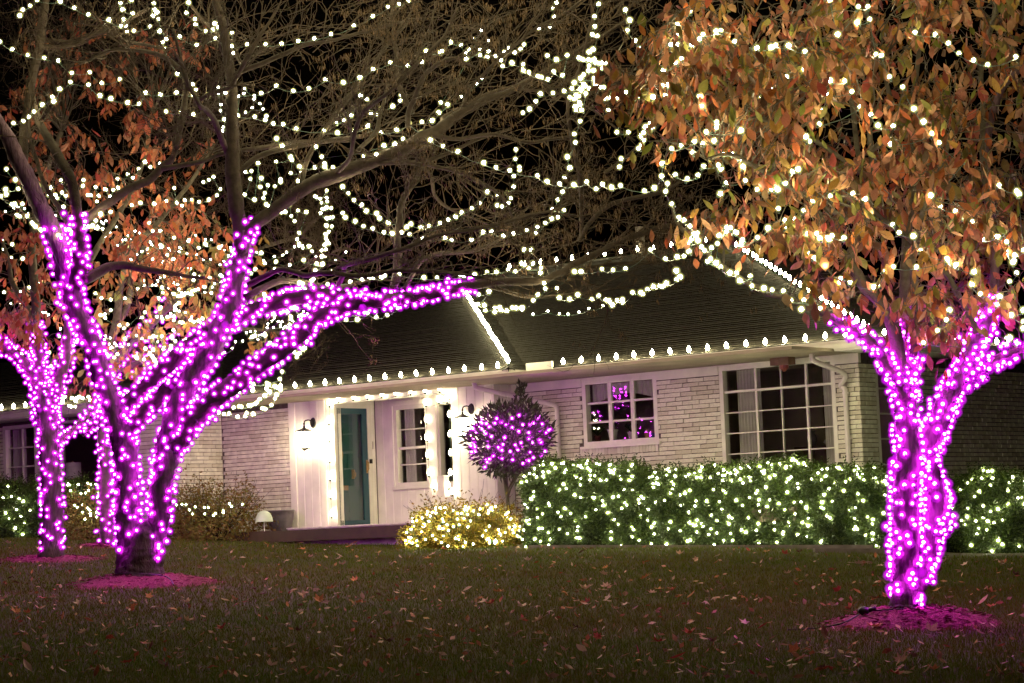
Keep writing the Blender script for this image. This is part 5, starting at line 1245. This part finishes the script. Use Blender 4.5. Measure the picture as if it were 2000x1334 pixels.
# left middle strings
tstr('warm string draped in a U under the left trunk fork', A6([(62, 150), (150, 255), (177, 343), (55, 350), (60, 395), (10, 415), (115, 495), (145, 490), (150, 500), (218, 490), (165, 600), (195, 615), (265, 608), (310, 675), (325, 690), (345, 710), (395, 740), (400, 750), (485, 773), (490, 775), (545, 768), (570, 795), (590, 795), (675, 740), (705, 770), (785, 770), (800, 765), (815, 750), (860, 712), (905, 705), (935, 655), (983, 590), (1080, 570)]), t1)
tstr('warm string falling right from the U drape through red leaves', A6([(955, 710), (1000, 735), (1075, 780), (1130, 855), (1235, 903), (1335, 880), (1345, 890), (1440, 930), (1388, 957), (1335, 983), (1275, 1037), (1155, 1065), (1080, 1080), (1060, 1090), (955, 1075), (955, 1115)]), t3)
tstr('warm bulbs scattered on twigs between the left trunks', A6([(370, 310), (375, 330), (495, 335), (500, 345), (475, 403), (540, 402), (555, 437), (607, 380), (645, 415), (620, 520), (465, 560), (437, 630), (615, 620), (825, 590), (597, 262), (808, 315), (815, 258)]), t1 + .8)
tstr('warm bulbs knotted on orange leaved twigs left of the purple limb', A6([(945, 467), (855, 405), (885, 405), (963, 412), (933, 325), (1025, 347), (1035, 350), (1075, 418), (1105, 355), (1047, 258), (1147, 245), (1150, 335), (1247, 200), (1298, 237), (1352, 148), (1415, 80), (1468, 130), (1562, 98)]), t3 - 2)
tstr('warm string level behind the centre left leader', A6([(1285, 503), (1370, 480), (1505, 490), (1515, 495), (1612, 510), (1625, 463), (1700, 335), (1728, 478), (1775, 508), (1803, 455), (1875, 452), (1945, 470)]) + A7([(540, 450), (618, 405), (652, 348), (585, 225), (540, 255), (487, 278)]), t3 - 2)
tstr('warm string sloping down right through the pale orange leaves', A6([(1455, 678), (1490, 755), (1565, 755), (1700, 820), (1840, 855)]) + A7([(440, 920), (505, 880), (510, 890), (640, 915), (760, 945), (770, 955), (905, 983), (1050, 970)]), t3 - 3)
tstr('warm string in the red leaves at the left photo edge', A6([(22, 850), (120, 885), (35, 930), (110, 1015), (222, 1025), (285, 1052), (395, 1258), (290, 1308)]) + B5([(50, 305), (125, 330), (237, 310), (350, 253), (480, 190)]), 38.2)
tstr('warm string low among the pale leaves at the left of the small tree', A6([(1450, 983), (1490, 1030), (1565, 890), (1580, 905), (1650, 920), (1632, 990), (1692, 1027), (1590, 1055), (1670, 1150), (1780, 1083), (1847, 1115), (1768, 1203), (1895, 1180), (1890, 1235), (1945, 1205), (1400, 1238)]), t3 - .5)
tstr('bright dense column of warm bulbs on the budded bush above the limb', A7([(1575, 415), (1590, 425), (1625, 440), (1690, 360), (1690, 430), (1695, 470), (1640, 480), (1690, 525), (1735, 530), (1645, 540), (1665, 540), (1630, 580), (1690, 630), (1700, 635), (1750, 620), (1720, 625), (1680, 700), (1690, 705), (1740, 710), (1675, 785), (1680, 790), (1710, 760), (1680, 830), (1690, 845), (1700, 870), (1710, 880), (1670, 890), (1680, 935), (1640, 945), (1645, 995), (1640, 1005), (1590, 1070), (1650, 1080), (1580, 1140), (1465, 1037)]), t3 - 2)
tstr('fine warm string left of the bright column on budded twigs', A7([(1245, 572), (1275, 555), (1285, 570), (1330, 505), (1345, 610), (1378, 660), (1410, 555), (1490, 570), (1420, 775), (1400, 835), (1420, 880), (1450, 905), (1455, 920), (1515, 905), (1545, 952), (1328, 1085), (1195, 1055), (1085, 1070)]), t3 - 2)
tstr('warm bulbs scattered right of the centre left leader', A7([(720, 125), (895, 175), (955, 170), (945, 245), (890, 400), (985, 450), (1020, 95), (1040, 325), (1052, 238), (1115, 308), (1085, 385), (1072, 435), (1100, 495), (1125, 515), (1182, 320), (1240, 250), (1240, 275), (1195, 80), (1340, 45), (1350, 60), (1340, 190), (1442, 180), (1420, 125), (1460, 270), (1485, 300), (1410, 265)]), t3 - 4)
tstr('densely bunched warm string behind the crossing magenta limbs', B6([(345, 215), (410, 222), (350, 265), (455, 275), (465, 280), (510, 230), (500, 300), (530, 295), (560, 290), (575, 270), (600, 270), (615, 280), (640, 250), (640, 285), (670, 240), (705, 230)]), t3 + .2)
tstr('vertical warm string hanging behind the crossing magenta limbs', B6([(510, 370), (480, 385), (470, 405), (470, 440), (460, 500), (460, 540), (455, 640), (440, 700), (445, 720), (475, 750), (430, 800), (425, 830), (430, 850)]), t3 + .1)
tstr('warm bulbs glowing in leaves beside the tall right stem', B6([(430, 50), (535, 105), (620, 20), (655, 140), (665, 80), (715, 105), (760, 205), (770, 210), (820, 115), (835, 268), (925, 90), (940, 100)]), t3 - 1)
tstr('warm string zigzagging through the small tree below the bunch', B6([(310, 320), (330, 415), (320, 425), (290, 505), (345, 530), (395, 510), (520, 560), (545, 565), (625, 540), (660, 555), (705, 545), (745, 525), (255, 705), (340, 700), (355, 830), (250, 830), (175, 825)]), t3)
tstr('bright slanting warm string ending at the lower magenta limb', B6([(215, 880), (235, 900), (250, 915), (265, 940), (275, 960), (300, 980), (160, 935), (85, 900), (95, 920)]), t3 + .2)
tstr('warm bulbs round the upper edge of the low magenta limb', B6([(1180, 420), (1225, 70), (1275, 30), (1470, 35), (1720, 165), (1745, 175), (1720, 230), (1710, 240), (1365, 280), (1370, 300), (1550, 260), (1450, 480), (1465, 490)]), t1 + .3)
tstr('warm string hanging between the two magenta limbs towards the gutter', B6([(1595, 455), (1630, 505), (1630, 525), (1620, 585), (1735, 495), (1665, 415), (1245, 705), (1275, 695), (1375, 690), (1420, 770), (1440, 830), (1480, 810)]), t1 + .3)
tstr('bright warm bunch at the end of the low branch above the gutter', B6([(1650, 840), (1660, 855), (1700, 880), (1720, 870), (1740, 830), (1765, 820), (1690, 910), (1700, 800), (1740, 720), (1735, 735), (1795, 750), (1655, 650)]), t1 + .4)
tstr('warm string trailing down in front of the left gutter', B6([(1545, 970), (1545, 1055), (1520, 1130), (1255, 1180), (1390, 1170), (1410, 1185), (1470, 1200), (1490, 1215), (1420, 1260), (1370, 1295), (1530, 1240), (1490, 1285)]) + D5([(1045, 105), (1010, 130), (970, 155), (950, 180), (935, 190), (905, 200), (885, 205), (830, 213), (810, 210), (770, 220)]), t1 + .5)
tstr('lowest warm string sagging in front of the brick wall left of the porch', D5([(655, 258), (695, 270), (735, 265), (800, 290), (860, 285), (870, 262), (920, 270), (1013, 230), (990, 225), (1060, 200), (1088, 150), (1100, 120)]), t1 + .5)
tstr('warm string seen between the left trunks in front of the wing roof', D6([(470, 130), (520, 140), (565, 140), (575, 130), (600, 140), (640, 130), (650, 150), (520, 200), (545, 200), (500, 195), (470, 385), (500, 385), (520, 385), (540, 385)]) + B5([(180, 975), (190, 1030), (250, 1040), (700, 830), (585, 1020), (605, 1180), (870, 930)]), 38.5)
tstr('warm string among pale leaves just right of the left limb', B5([(1160, 20), (1200, 375), (1130, 320), (1310, 395), (1480, 380), (1690, 165), (1630, 265), (1310, 520), (1190, 580), (1240, 570), (1245, 610), (1415, 700), (1510, 690), (1470, 735), (1920, 250), (1930, 315), (1880, 380)]), t3)
tstr('warm string low in the small tree over the crossing limbs', B5([(1480, 860), (1280, 1050), (1260, 1040), (1350, 1080), (1390, 1040), (1600, 1070), (1620, 1090), (1720, 975), (1810, 990), (1815, 830), (1915, 830), (1680, 605), (1715, 545), (1900, 490), (1770, 1030), (1800, 1060), (1830, 1110), (1860, 1160)]), t3)

# fine warm strings threaded through the two leafy trees behind
for i, (x, y, dx, dy, Y, lab) in enumerate(((200, 455, 13, 2, t3 - 1, 'fine warm string threading the red leaves right of the left limb'), (270, 560, 12, 3, t3, 'fine warm string threading the upper part of the small pale tree'), (300, 620, 11, 4, t3, 'fine warm string across the middle of the small pale tree'),
        (200, 650, 10, 3, t3, 'fine warm string low left in the small pale tree'), (330, 500, 13, -1, t3 - .5, 'fine warm string in orange leaves left of the tall right stem'), (0, 420, 11, 3, 38.4, 'fine warm string in the red leaves at the far left'), (20, 590, 9, 5, 38.3, 'fine warm string hanging low in the far left red leaves'), (480, 640, 8, -3, t3, 'fine warm string between the two right hand magenta limbs'))):
    q_ = []; a_ = R() * 6
    for k in range(26): x += dx * uni(.2, 1.6) ; y += dy * uni(-.5, 1.5) + 9 * math.sin(k * .7 + a_) ; q_.append((x, y + uni(-6, 6)))
    tstr(lab, q_, Y, None, True)
# unseen strings added above the view in both crowns to light lawn and walls
for i in range(14):
    x = 120 + 75 * i + uni(-40, 40); y = -150 - 48 * (i % 7); pts_ = [(x + 24 * k, y + 30 * math.sin(k * .45 + i) - 4 * k) for k in range(26)]
    tstr('unseen warm string of larger bulbs added high in the bare tree crown to light lawn and walls', pts_, T1Y + (.6 if i % 3 == 0 else -2.6) + .4 * (i % 4), bulb=B_WARMG)
for i in range(10):
    x = 1200 + 80 * i; y = -120 - 60 * (i % 5); pts_ = [(x + 26 * k, y + 30 * math.sin(k * .5 + i)) for k in range(20)]
    tstr('unseen warm string of larger bulbs added high in the dogwood crown to light lawn and walls', pts_, T4Y - 1.4 + .5 * (i % 4), bulb=B_WARM)
# ================================================================== hedges and bushes
def hedge_thing(name, label, A, B, depth, z0a, z0b, z1a, z1b, n_leaf, leafm, lsz, endr=.5, cat='hedge', bump=.085):
    """clipped hedge along A->B (xy), front face on the line"""
    root = empty(name, label=label, cat=cat); A = np.array(A[:2]); B = np.array(B[:2]); L = np.linalg.norm(B - A); d = (B - A) / L; nrm = np.array([-d[1], d[0]])
    if nrm[1] < 0: nrm = -nrm
    def surf(s, q, w):     # s along, q across the section outline 0..1
        zz0 = z0a + (z0b - z0a) * s; zz1 = z1a + (z1b - z1a) * s; H = zz1 - zz0
        e = min(s * L, (1 - s) * L) / endr; k = math.sqrt(max(.05, 1 - (1 - min(1, e)) ** 2))
        pl = H + depth
        rc = min(.28, H * .4); al = rc * math.pi / 2; pl = H - rc + al + depth - rc; l_ = q * pl
        if l_ < H - rc: y, z = 0.0, l_
        elif l_ < H - rc + al: ang = (l_ - H + rc) / rc; y, z = rc * (1 - math.cos(ang)), H - rc + rc * math.sin(ang)
        else: y, z = l_ - (H - rc + al) + rc, H
        z *= 1 + .035 * math.sin(s * L * 1.9 + A[0]) + .02 * math.sin(s * L * 4.7)
        yy = (y - depth / 2) * k + depth / 2; z = z * (.72 + .28 * k)
        b = bump * (math.sin(s * L * 3.1 + z * 4) * math.sin(z * 5 + s * L * 1.7) + .6 * math.sin(s * L * 9 + z * 7))
        yy -= b + w; zt = z + (b * .6 + w if z > H * .9 else 0)
        p = A + d * s * L + nrm * yy; return np.array([p[0], p[1], zz0 + zt])
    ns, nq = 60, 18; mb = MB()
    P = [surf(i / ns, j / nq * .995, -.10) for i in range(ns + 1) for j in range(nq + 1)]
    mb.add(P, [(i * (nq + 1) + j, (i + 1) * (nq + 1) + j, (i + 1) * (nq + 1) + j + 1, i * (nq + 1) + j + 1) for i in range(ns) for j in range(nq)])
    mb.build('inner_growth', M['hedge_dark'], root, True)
    acc = Tri()
    for _ in range(n_leaf):
        s, q = R(), R() ** .85; p = surf(s, min(.99, q), random.gauss(-.035, .045)); rm = rot3(random.gauss(.8, .8), random.gauss(0, .8), R() * 6.28); k = random.randrange(4)
        l = lsz * uni(.6, 1.3); w = l * .45
        V = np.array([(0, 0, 0), (w * .5, .1 * w, -l * .5), (0, 0, -l), (-w * .5, .1 * w, -l * .5)]) @ rm.T + p
        acc.add(V, np.array([[0, 1, 2, 3]]))
    for _ in range(int(L * 45)):
        p = surf(R(), uni(.5, .99), 0); h = uni(.04, .16); dd = np.array([random.gauss(0, .3), random.gauss(0, .3), 1.0]) * h; sd2 = np.array([.012, 0, 0])
        for t in (.3, .6, .9):
            c = p + dd * t; ax = np.array([random.gauss(0, .03), random.gauss(0, .02), .03]); acc.add(np.array([c, c + ax * .5 + sd2, c + ax * 1.3, c + ax * .5 - sd2]), np.array([[0, 1, 2, 3]]))
    acc.build('foliage', leafm, root, False)
    return root, surf
hA = at(1005, 1068, 38.2); hB = at(1748, 1072, 35.0)
hz = lambda py, Y, px: at(px, py, Y)[2]
_, sf1 = hedge_thing('clipped_hedge', 'long clipped green hedge with warm net lights under the picture window', hA, hB, .85, hA[2] - .05, hB[2] - .08, hz(908, 38.2, 1040), hz(912, 35.0, 1740), 30000, M['hedge_leaf'], .055)
gA = at(1858, 1083, 35.9); gB = at(2060, 1083, 35.9)
_, sf2 = hedge_thing('clipped_hedge', 'shorter clipped hedge with warm lights right of the wrapped dogwood trunk', gA, gB, .8, gA[2] - .05, gB[2] - .05, hz(932, 35.9, 1880), hz(928, 35.9, 2040), 8000, M['hedge_leaf'], .055)
kA = at(-60, 1062, 43.6); kB = at(205, 1058, 42.9)
_, sf3 = hedge_thing('clipped_hedge', 'dark hedge with few warm lights under the far left window', kA, kB, .7, kA[2] - .1, kB[2] - .1, hz(938, 43.6, 0), hz(940, 42.9, 190), 9000, M['hedge_leaf'], .06)
def hedge_lights(label, sf, n, bulb, q0=.02, q1=.72, rows=14, s0=.01, s1=.99):
    pts = []; m = max(2, n // rows); ph = R() * 6
    for r_ in range(rows):
        for i in range(m):
            t = (i + R()) / m; t = t if r_ % 2 else 1 - t
            if t < .55 and math.sin(r_ * .9 + ph) * math.cos(t * 5 + r_ * .45) > .72: continue
            ss = s0 + (s1 - s0) * (r_ + .5 + .9 * (t - .5) + .35 * math.sin(t * 8 + r_ * .7) + random.gauss(0, .28)) / rows
            pts.append(sf(min(.995, max(.005, ss)), max(.01, q0 + (q1 - q0) * t + random.gauss(0, .02)), uni(-.05, .03)))
    return string('hedge_light_string', label, 'light strings on the hedges', pts, bulb, B_HEDGEB, wire=True, wire_r=.002)
hedge_lights('warm net lights spread over the long hedge front', sf1, 300, B_HEDGE, .03, .64, 22)
hedge_lights('denser warm lights along the top edge of the long hedge', sf1, 100, B_HEDGE, .55, .80, 20)
hedge_lights('warm lights on the short hedge right of the dogwood', sf2, 50, B_HEDGE, .08, .66, 5, .05, .75)
hedge_lights('sparse warm lights on the far left hedge', sf3, 42, B_HEDGE, .12, .7, 6, .2, .98)

def shrub(name, label, c, rx, ry, h, n, m, lsz, lump=.25, dens_in=True, stems=24, pile=1.0, cat='shrub', stick=.0):
    root = empty(name, tuple(c), label=label, cat=cat); st = Tri(); acc = Tri()
    for _ in range(stems):
        a = R() * 6.283; P, _d = walk((0, 0, -.03), (math.cos(a) * rx * .8, math.sin(a) * ry * .8, h * 1.0), math.hypot(rx, h) * uni(.6, 1.0), 6, .12, .02); thin_tube(st, P, .008, .003)
    for _ in range(n):
        a = R() * 6.283; ph = math.asin(R()); q = (R() ** .30); bl = 1 + lump * math.sin(a * 3 + c[0]) * math.cos(ph * 4) + .12 * math.sin(a * 7 + ph * 9)
        p = np.array([rx * q * bl * math.cos(a) * math.cos(ph) ** .6, ry * q * bl * math.sin(a) * math.cos(ph) ** .6, h * q * bl * math.sin(ph) ** pile])
        if R() < stick: p[2] *= uni(1.0, 1.35)
        rm = rot3(random.gauss(.9, .9), random.gauss(0, .9), R() * 6.28); l = lsz * uni(.6, 1.3); w = l * .5
        acc.add(np.array([(0, 0, 0), (w * .5, .15 * w, -l * .5), (0, 0, -l), (-w * .5, .15 * w, -l * .5)]) @ rm.T + p, np.array([[0, 1, 2, 3]]))
    st.build('stems', M['twig'], root, False); acc.build('foliage', m, root, False); return root
yc = at(905, 1066, 39.2); yc[2] = gz(yc[0], yc[1]) - .02
yb = shrub('golden_shrub', 'golden leaved low shrub full of warm lights at the porch steps', yc, 1.02, .62, .72, 15000, M['bush_leaf'], .06, .12, stems=60, stick=.12)
pts = []
for i in range(112):
    a = uni(3.3, 6.1); ph = math.asin(uni(.03, .98)); q = uni(.93, 1.04); pts.append(yc + np.array([1.0 * q * math.cos(a) * math.cos(ph) ** .6, .60 * q * math.sin(a) * math.cos(ph) ** .6 - .02, .70 * q * math.sin(ph)]))
pts.sort(key=lambda p: p[0] + .3 * math.sin(p[2] * 9)); string('shrub_light_string', 'warm lights spread through the golden shrub by the steps', 'light strings on shrubs', pts, B_HEDGE, wire_r=.002)
def gnd(px, Y): p = at(px, 1060, Y); p[2] = float(gz(p[0], p[1])); return p
c1 = gnd(430, 43.3); c2 = gnd(300, 42.6); c3 = gnd(365, 43.6); c4 = gnd(175, 42.3)
shrub('brown_shrub', 'browned loose shrub against the brick wall left of the planter pot', c1, .95, .55, 1.0, 5200, M['brown_leaf'], .06, .2, stems=60, stick=.15)
shrub('brown_shrub', 'browned shrub partly hidden right behind the big trunk', c3, .8, .5, 1.02, 3800, M['brown_leaf'], .06, .2, stems=40, stick=.15)
shrub('brown_shrub', 'dark shrub between the two left tree trunks', c4, .7, .5, .9, 3600, M['brown_leaf'], .06, .2, stems=30)
ps = [at(x, y, 42.2) for x, y in RP(260, 740, 3.922, [(330, 965), (375, 960), (405, 965), (430, 1003), (455, 1035), (475, 980), (545, 985), (575, 985), (548, 1035), (615, 1045), (630, 1030), (690, 1010), (690, 1025), (738, 955), (840, 960), (755, 975)])]
string('shrub_light_string', 'few warm lights in the browned shrub left of the planter', 'light strings on shrubs', ps, B_HEDGE, wire_r=.002)
ps = [at(x, y, 41.6) for x, y in RP(0, 740, 3.706, [(490, 770), (565, 765), (635, 755), (695, 765), (510, 810), (585, 830), (620, 825), (540, 915), (560, 930), (635, 935), (650, 950), (598, 965), (655, 975), (700, 965), (615, 1015), (700, 1000), (705, 860)])]
string('shrub_light_string', 'warm lights on the dark shrub between the left trunks', 'light strings on shrubs', ps, B_HEDGE, wire_r=.002)
# topiary bay by the porch corner
tc = at(995, 860, 39.3); tg = at(1000, 1010, 39.3)
tp = empty('topiary_bush', (0, 0, 0), label='dark glossy bush on a short stem with magenta lights before the white porch corner', cat='shrub')
mb = MB()
for k in range(4):
    P = crom([tg + np.array([uni(-.05, .05), 0, -.25]), tg + np.array([-.02 + uni(-.06, .06), 0, .35]), tc + np.array([uni(-.25, .2), uni(-.2, .2), -.35]), tc + np.array([uni(-.4, .4), uni(-.2, .2), uni(.0, .3)])], 5); mb.tube(P, np.linspace(.028, .010, len(P)), 6)
mb.build('stem', M['bark_pale'], tp, True)
def lpoint(q, a, b):   # heart shaped crown
    w = .72 * (1 - .40 * max(0, -b) - .16 * max(0, b)) * math.sqrt(max(0, 1 - b * b)) ** .75; return tc + np.array([w * q * math.cos(a) + .05 * b, .55 * w * q * math.sin(a) / .72, .60 * b * q])
acc = Tri()
for _ in range(2600):
    a = R() * 6.283; b = uni(-1, 1); q = R() ** .25; p = lpoint(q, a, b) + RNG.normal(size=3) * .03
    out = p - tc; out = out / (np.linalg.norm(out) + 1e-6); ax = out * .8 + RNG.normal(size=3) * .5 + np.array([0, 0, .35]); ax /= np.linalg.norm(ax); sd_ = np.cross(ax, RNG.normal(size=3)); sd_ /= np.linalg.norm(sd_); l = uni(.09, .17); w = l * .15
    acc.add(np.array([p, p + ax * l * .5 + sd_ * w, p + ax * l, p + ax * l * .5 - sd_ * w]), np.array([[0, 1, 2, 3]]))
sp = at(1020, 792, 39.3)
for _ in range(120):
    t = R(); p = sp + np.array([(.05 * (1 - t) + .02) * random.gauss(0, 1), .03 * random.gauss(0, 1), .34 * t]); ax = np.array([random.gauss(0, .6), random.gauss(0, .6), .75]); ax /= np.linalg.norm(ax); sd_ = np.cross(ax, RNG.normal(size=3)); sd_ /= np.linalg.norm(sd_); l = uni(.07, .14); w = l * .16
    acc.add(np.array([p, p + ax * l * .5 + sd_ * w, p + ax * l, p + ax * l * .5 - sd_ * w]), np.array([[0, 1, 2, 3]]))
acc.build('foliage', M['bay_leaf'], tp, False)
pts = []
for (y0, n) in ((.20, 18), (.34, 9), (.03, 10), (-.12, 12), (-.26, 9), (-.42, 8)):
    for i in range(n):
        a = math.pi + (i + .5 + uni(-.45, .45)) / n * math.pi; b = y0 / .62 + uni(-.16, .16); pts.append(lpoint(uni(.82, 1.02), a, b) + np.array([0, -.02, 0]))
string('shrub_light_string', 'magenta lights in rows round the glossy topiary bush', 'light strings on shrubs', pts, B_MAG, wire_r=.002)

# ================================================================== grass and fallen leaves
def scatter(n, y0, y1, pw=1.0):
    py = y0 + (y1 - y0) * RNG.random(n) ** pw; px = -60 + 2120 * RNG.random(n); out = []
    d = fwd[None] + ((px - 1000) / F_PX)[:, None] * rgt[None] - ((py - 667) / F_PX)[:, None] * upv[None]
    lo = 9.0 / d[:, 1]; hi = 50.0 / d[:, 1]
    for _ in range(26):
        t = (lo + hi) / 2; P = d * t[:, None]; above = P[:, 2] > gz(P[:, 0], P[:, 1]); lo = np.where(above, t, lo); hi = np.where(above, hi, t)
    t = (lo + hi) / 2
    P = d * t[:, None]; g = gz(P[:, 0], P[:, 1]); ok = np.abs(P[:, 2] - g) < .03; P[:, 2] = g
    return P[ok]
def clear(P):
    X, Y = P[:, 0], P[:, 1]; ok = np.ones(len(P), bool)
    for c, r_ in ((T1, .85), (T4, .62), (T2, .7), (T3, .4)): ok &= ((X - c[0]) ** 2 + ((Y - c[1]) * 1.1) ** 2) > r_ * r_
    # not under the house or behind the hedge front
    rel = np.stack([X - HO[0], Y - HO[1]], -1); v = rel @ HV[:2]; u = rel @ HU[:2]
    ok &= ~((v > -1.02) & (u > -5.6) & (u < 0)); ok &= ~((v > -1.5) & (u <= -5.6))
    e = (X - hA[0]) / (hB[0] - hA[0]); yl = hA[1] + (hB[1] - hA[1]) * e; ok &= ~((e > 0) & (Y > yl - .2))
    return P[ok]
def blades(n, y0, y1, h0, h1, w):
    P = clear(scatter(n, y0, y1, 1.2)); n = len(P); w = w * P[:, 1] / 17; a = RNG.random(n) * 6.283; h = h0 + (h1 - h0) * RNG.random(n); lean = RNG.normal(size=(n, 2)) * .45 * h[:, None]
    e = np.stack([np.cos(a), np.sin(a), np.zeros(n)], -1) * (w * (.6 + .8 * RNG.random(n)))[:, None]
    b = P - np.array([0, 0, .008]); m_ = b + np.stack([lean[:, 0] * .35, lean[:, 1] * .35, h * .6], -1); tp_ = b + np.stack([lean[:, 0], lean[:, 1], h], -1)
    V = np.stack([b - e, b + e, m_ + e * .7, tp_, m_ - e * .7], 1).reshape(-1, 3); i = np.arange(n)[:, None] * 5
    return V, i
def grass_obj(parts):
    Vs, Fs, off = [], [], 0
    for V, i in parts:
        Vs.append(V); q = np.concatenate([i + np.array([[0, 1, 2, 4]]), i + np.array([[4, 2, 3, 3]])]); Fs.append(q + off); off += len(V)
    V = np.vstack(Vs); Fq = np.vstack(Fs); T = np.concatenate([Fq[:, :3], Fq[:, [0, 2, 3]]]); T = T[(T[:, 0] != T[:, 1]) & (T[:, 1] != T[:, 2]) & (T[:, 0] != T[:, 2])]
    link('grass', np_mesh('grass', V, T, M['grass']), None, 'stuff')
grass_obj([blades(215000, 1050, 1346, .03, .065, .0022)])
# fallen leaves: lobed and plain ones, curled
def star_leaf(lobes, deep, curl):
    V = [(0, 0, .02)]; n = lobes * 2
    for k in range(n):
        a = -math.pi * .5 + 2 * math.pi * (k + .5) / n; r_ = (1.0 - .25 * abs(math.sin(a * .5 + .8))) if k % 2 == 0 else deep
        x, y = .5 * r_ * math.cos(a), .5 * r_ * math.sin(a); V.append((x, y, curl * (x * x + .6 * y * y) * 1.6 + .03 * math.sin(k * 2.3)))
    F = [(0, 1 + k, 1 + (k + 1) % n) for k in range(n)]
    mb = MB(); mb.add(V, F); mb.tube([(0, -.3, .04), (.02, -.52, .07), (.05, -.68, .06)], .012, 3); return mb
def plain_leaf(curl):
    V, Fq = leaf_geo(1, .5, .5, curl); mb = MB(); mb.add([(x, -z - .5, y) for x, y, z in V], [tuple(f) for f in Fq]); return mb
SH = [('lobed', star_leaf(5, .45, .5)), ('lobed', star_leaf(7, .5, .9)), ('curled lobed', star_leaf(5, .55, 1.5)), ('oval', plain_leaf(.3)), ('curled oval', plain_leaf(.75)), ('upturned lobed', star_leaf(5, .4, -.7))]
COLS = ['red', 'orange', 'tan', 'dark brown', 'pale pink']
FL = [(sh, c_, mb.mesh('fallen_leaf', M['litter_' + c_])) for sh, mb in SH for c_ in COLS]
P = np.vstack([clear(scatter(360, 1066, 1200, 1.1)), clear(scatter(130, 1180, 1332))]); RNG.shuffle(P); P = P[:300]
for p in P:
    near = p[1] < 20.5
    while True:
        sh, c_, me = random.choice(FL)
        if near == (c_ in ('dark brown', 'red')) or R() < .35: break
    o = bpy.data.objects.new('fallen_leaf', me); C.objects.link(o)
    big = uni(.09, .165) * (.72 if 'oval' in sh else 1); o.scale = (big, big, big); o.location = (p[0], p[1], p[2] + .045)
    o.rotation_euler = (random.gauss(0, .3), random.gauss(0, .3), R() * 6.283)
    px_, py_ = to_px(p); side = ['at the left edge of the lawn', 'on the lawn left of the porch', 'on the lawn before the golden shrub', 'on the lawn before the long hedge', 'on the lawn near the dogwood'][min(4, max(0, int(px_ / 400)))]
    dep = 'close to the house' if py_ < 1120 else ('halfway down' if py_ < 1215 else 'in the dark foreground')
    tag(o, '%s %s leaf %s %s' % (c_, sh, dep, side), 'leaf', 'fallen leaves on the lawn')
acc = Tri()
for p in clear(scatter(1500, 1062, 1334)):
    rm = rot3(random.gauss(0, .5), random.gauss(0, .5), R() * 6.28); l = uni(.03, .085); w = l * .5
    acc.add(np.array([(0, -l * .5, 0), (w * .5, 0, .2 * w), (0, l * .5, .02), (-w * .5, 0, .25 * w)]) @ rm.T + p + np.array([0, 0, .035]), np.array([[0, 1, 2, 3]]))
acc.build('leaf_litter', M['litter'], None, False)
# cables at the tree feet
for (c, pts, lab) in ((T4, [(-.02, -.2, .14), (-.25, -.15, .11), (-.36, -.12, .07), (-.55, -.28, .05), (-.75, -.2, .03), (-1.0, -.3, .02)], 'dark power cable running left from the dogwood foot'), (T1, [(-.28, -.25, .18), (0, -.33, .17), (.3, -.3, .15), (.42, -.45, .08), (.5, -.7, .03)], 'dark power cable looped round the foot of the big bare tree')):
    mb = MB(); Q = []; rx_, ry_, h_ = (.80, .62, .16) if c is T4 else (.98, .9, .15)
    for (x, y, z) in pts: Q.append((c[0] + x, c[1] + y, mtop(c, rx_, ry_, h_, c[0] + x, c[1] + y) + (.016 if z < .17 else .03)))
    mb.tube(crom(Q, 6), .007, 5); tag(mb.build('power_cable', M['black_metal'], None, True), lab, 'cable')
q = T4 + np.array([-.36, -.14, 0]); zz_ = mtop(T4, .80, .62, .16, q[0], q[1]) + .03
mb = MB(); mb.ball((q[0], q[1], zz_), .042, 8, 6, 0, (1.2, .9, .9)); mb.tube([(q[0] + .03, q[1], zz_), (q[0] + .10, q[1], zz_ + .02)], .018, 6); tag(mb.build('plug_adapter', M['black_metal'], None, True), 'black plug adapter lying at the left foot of the dogwood', 'plug')
print('BULBS', NB[0], 'OBJECTS', len(bpy.data.objects))
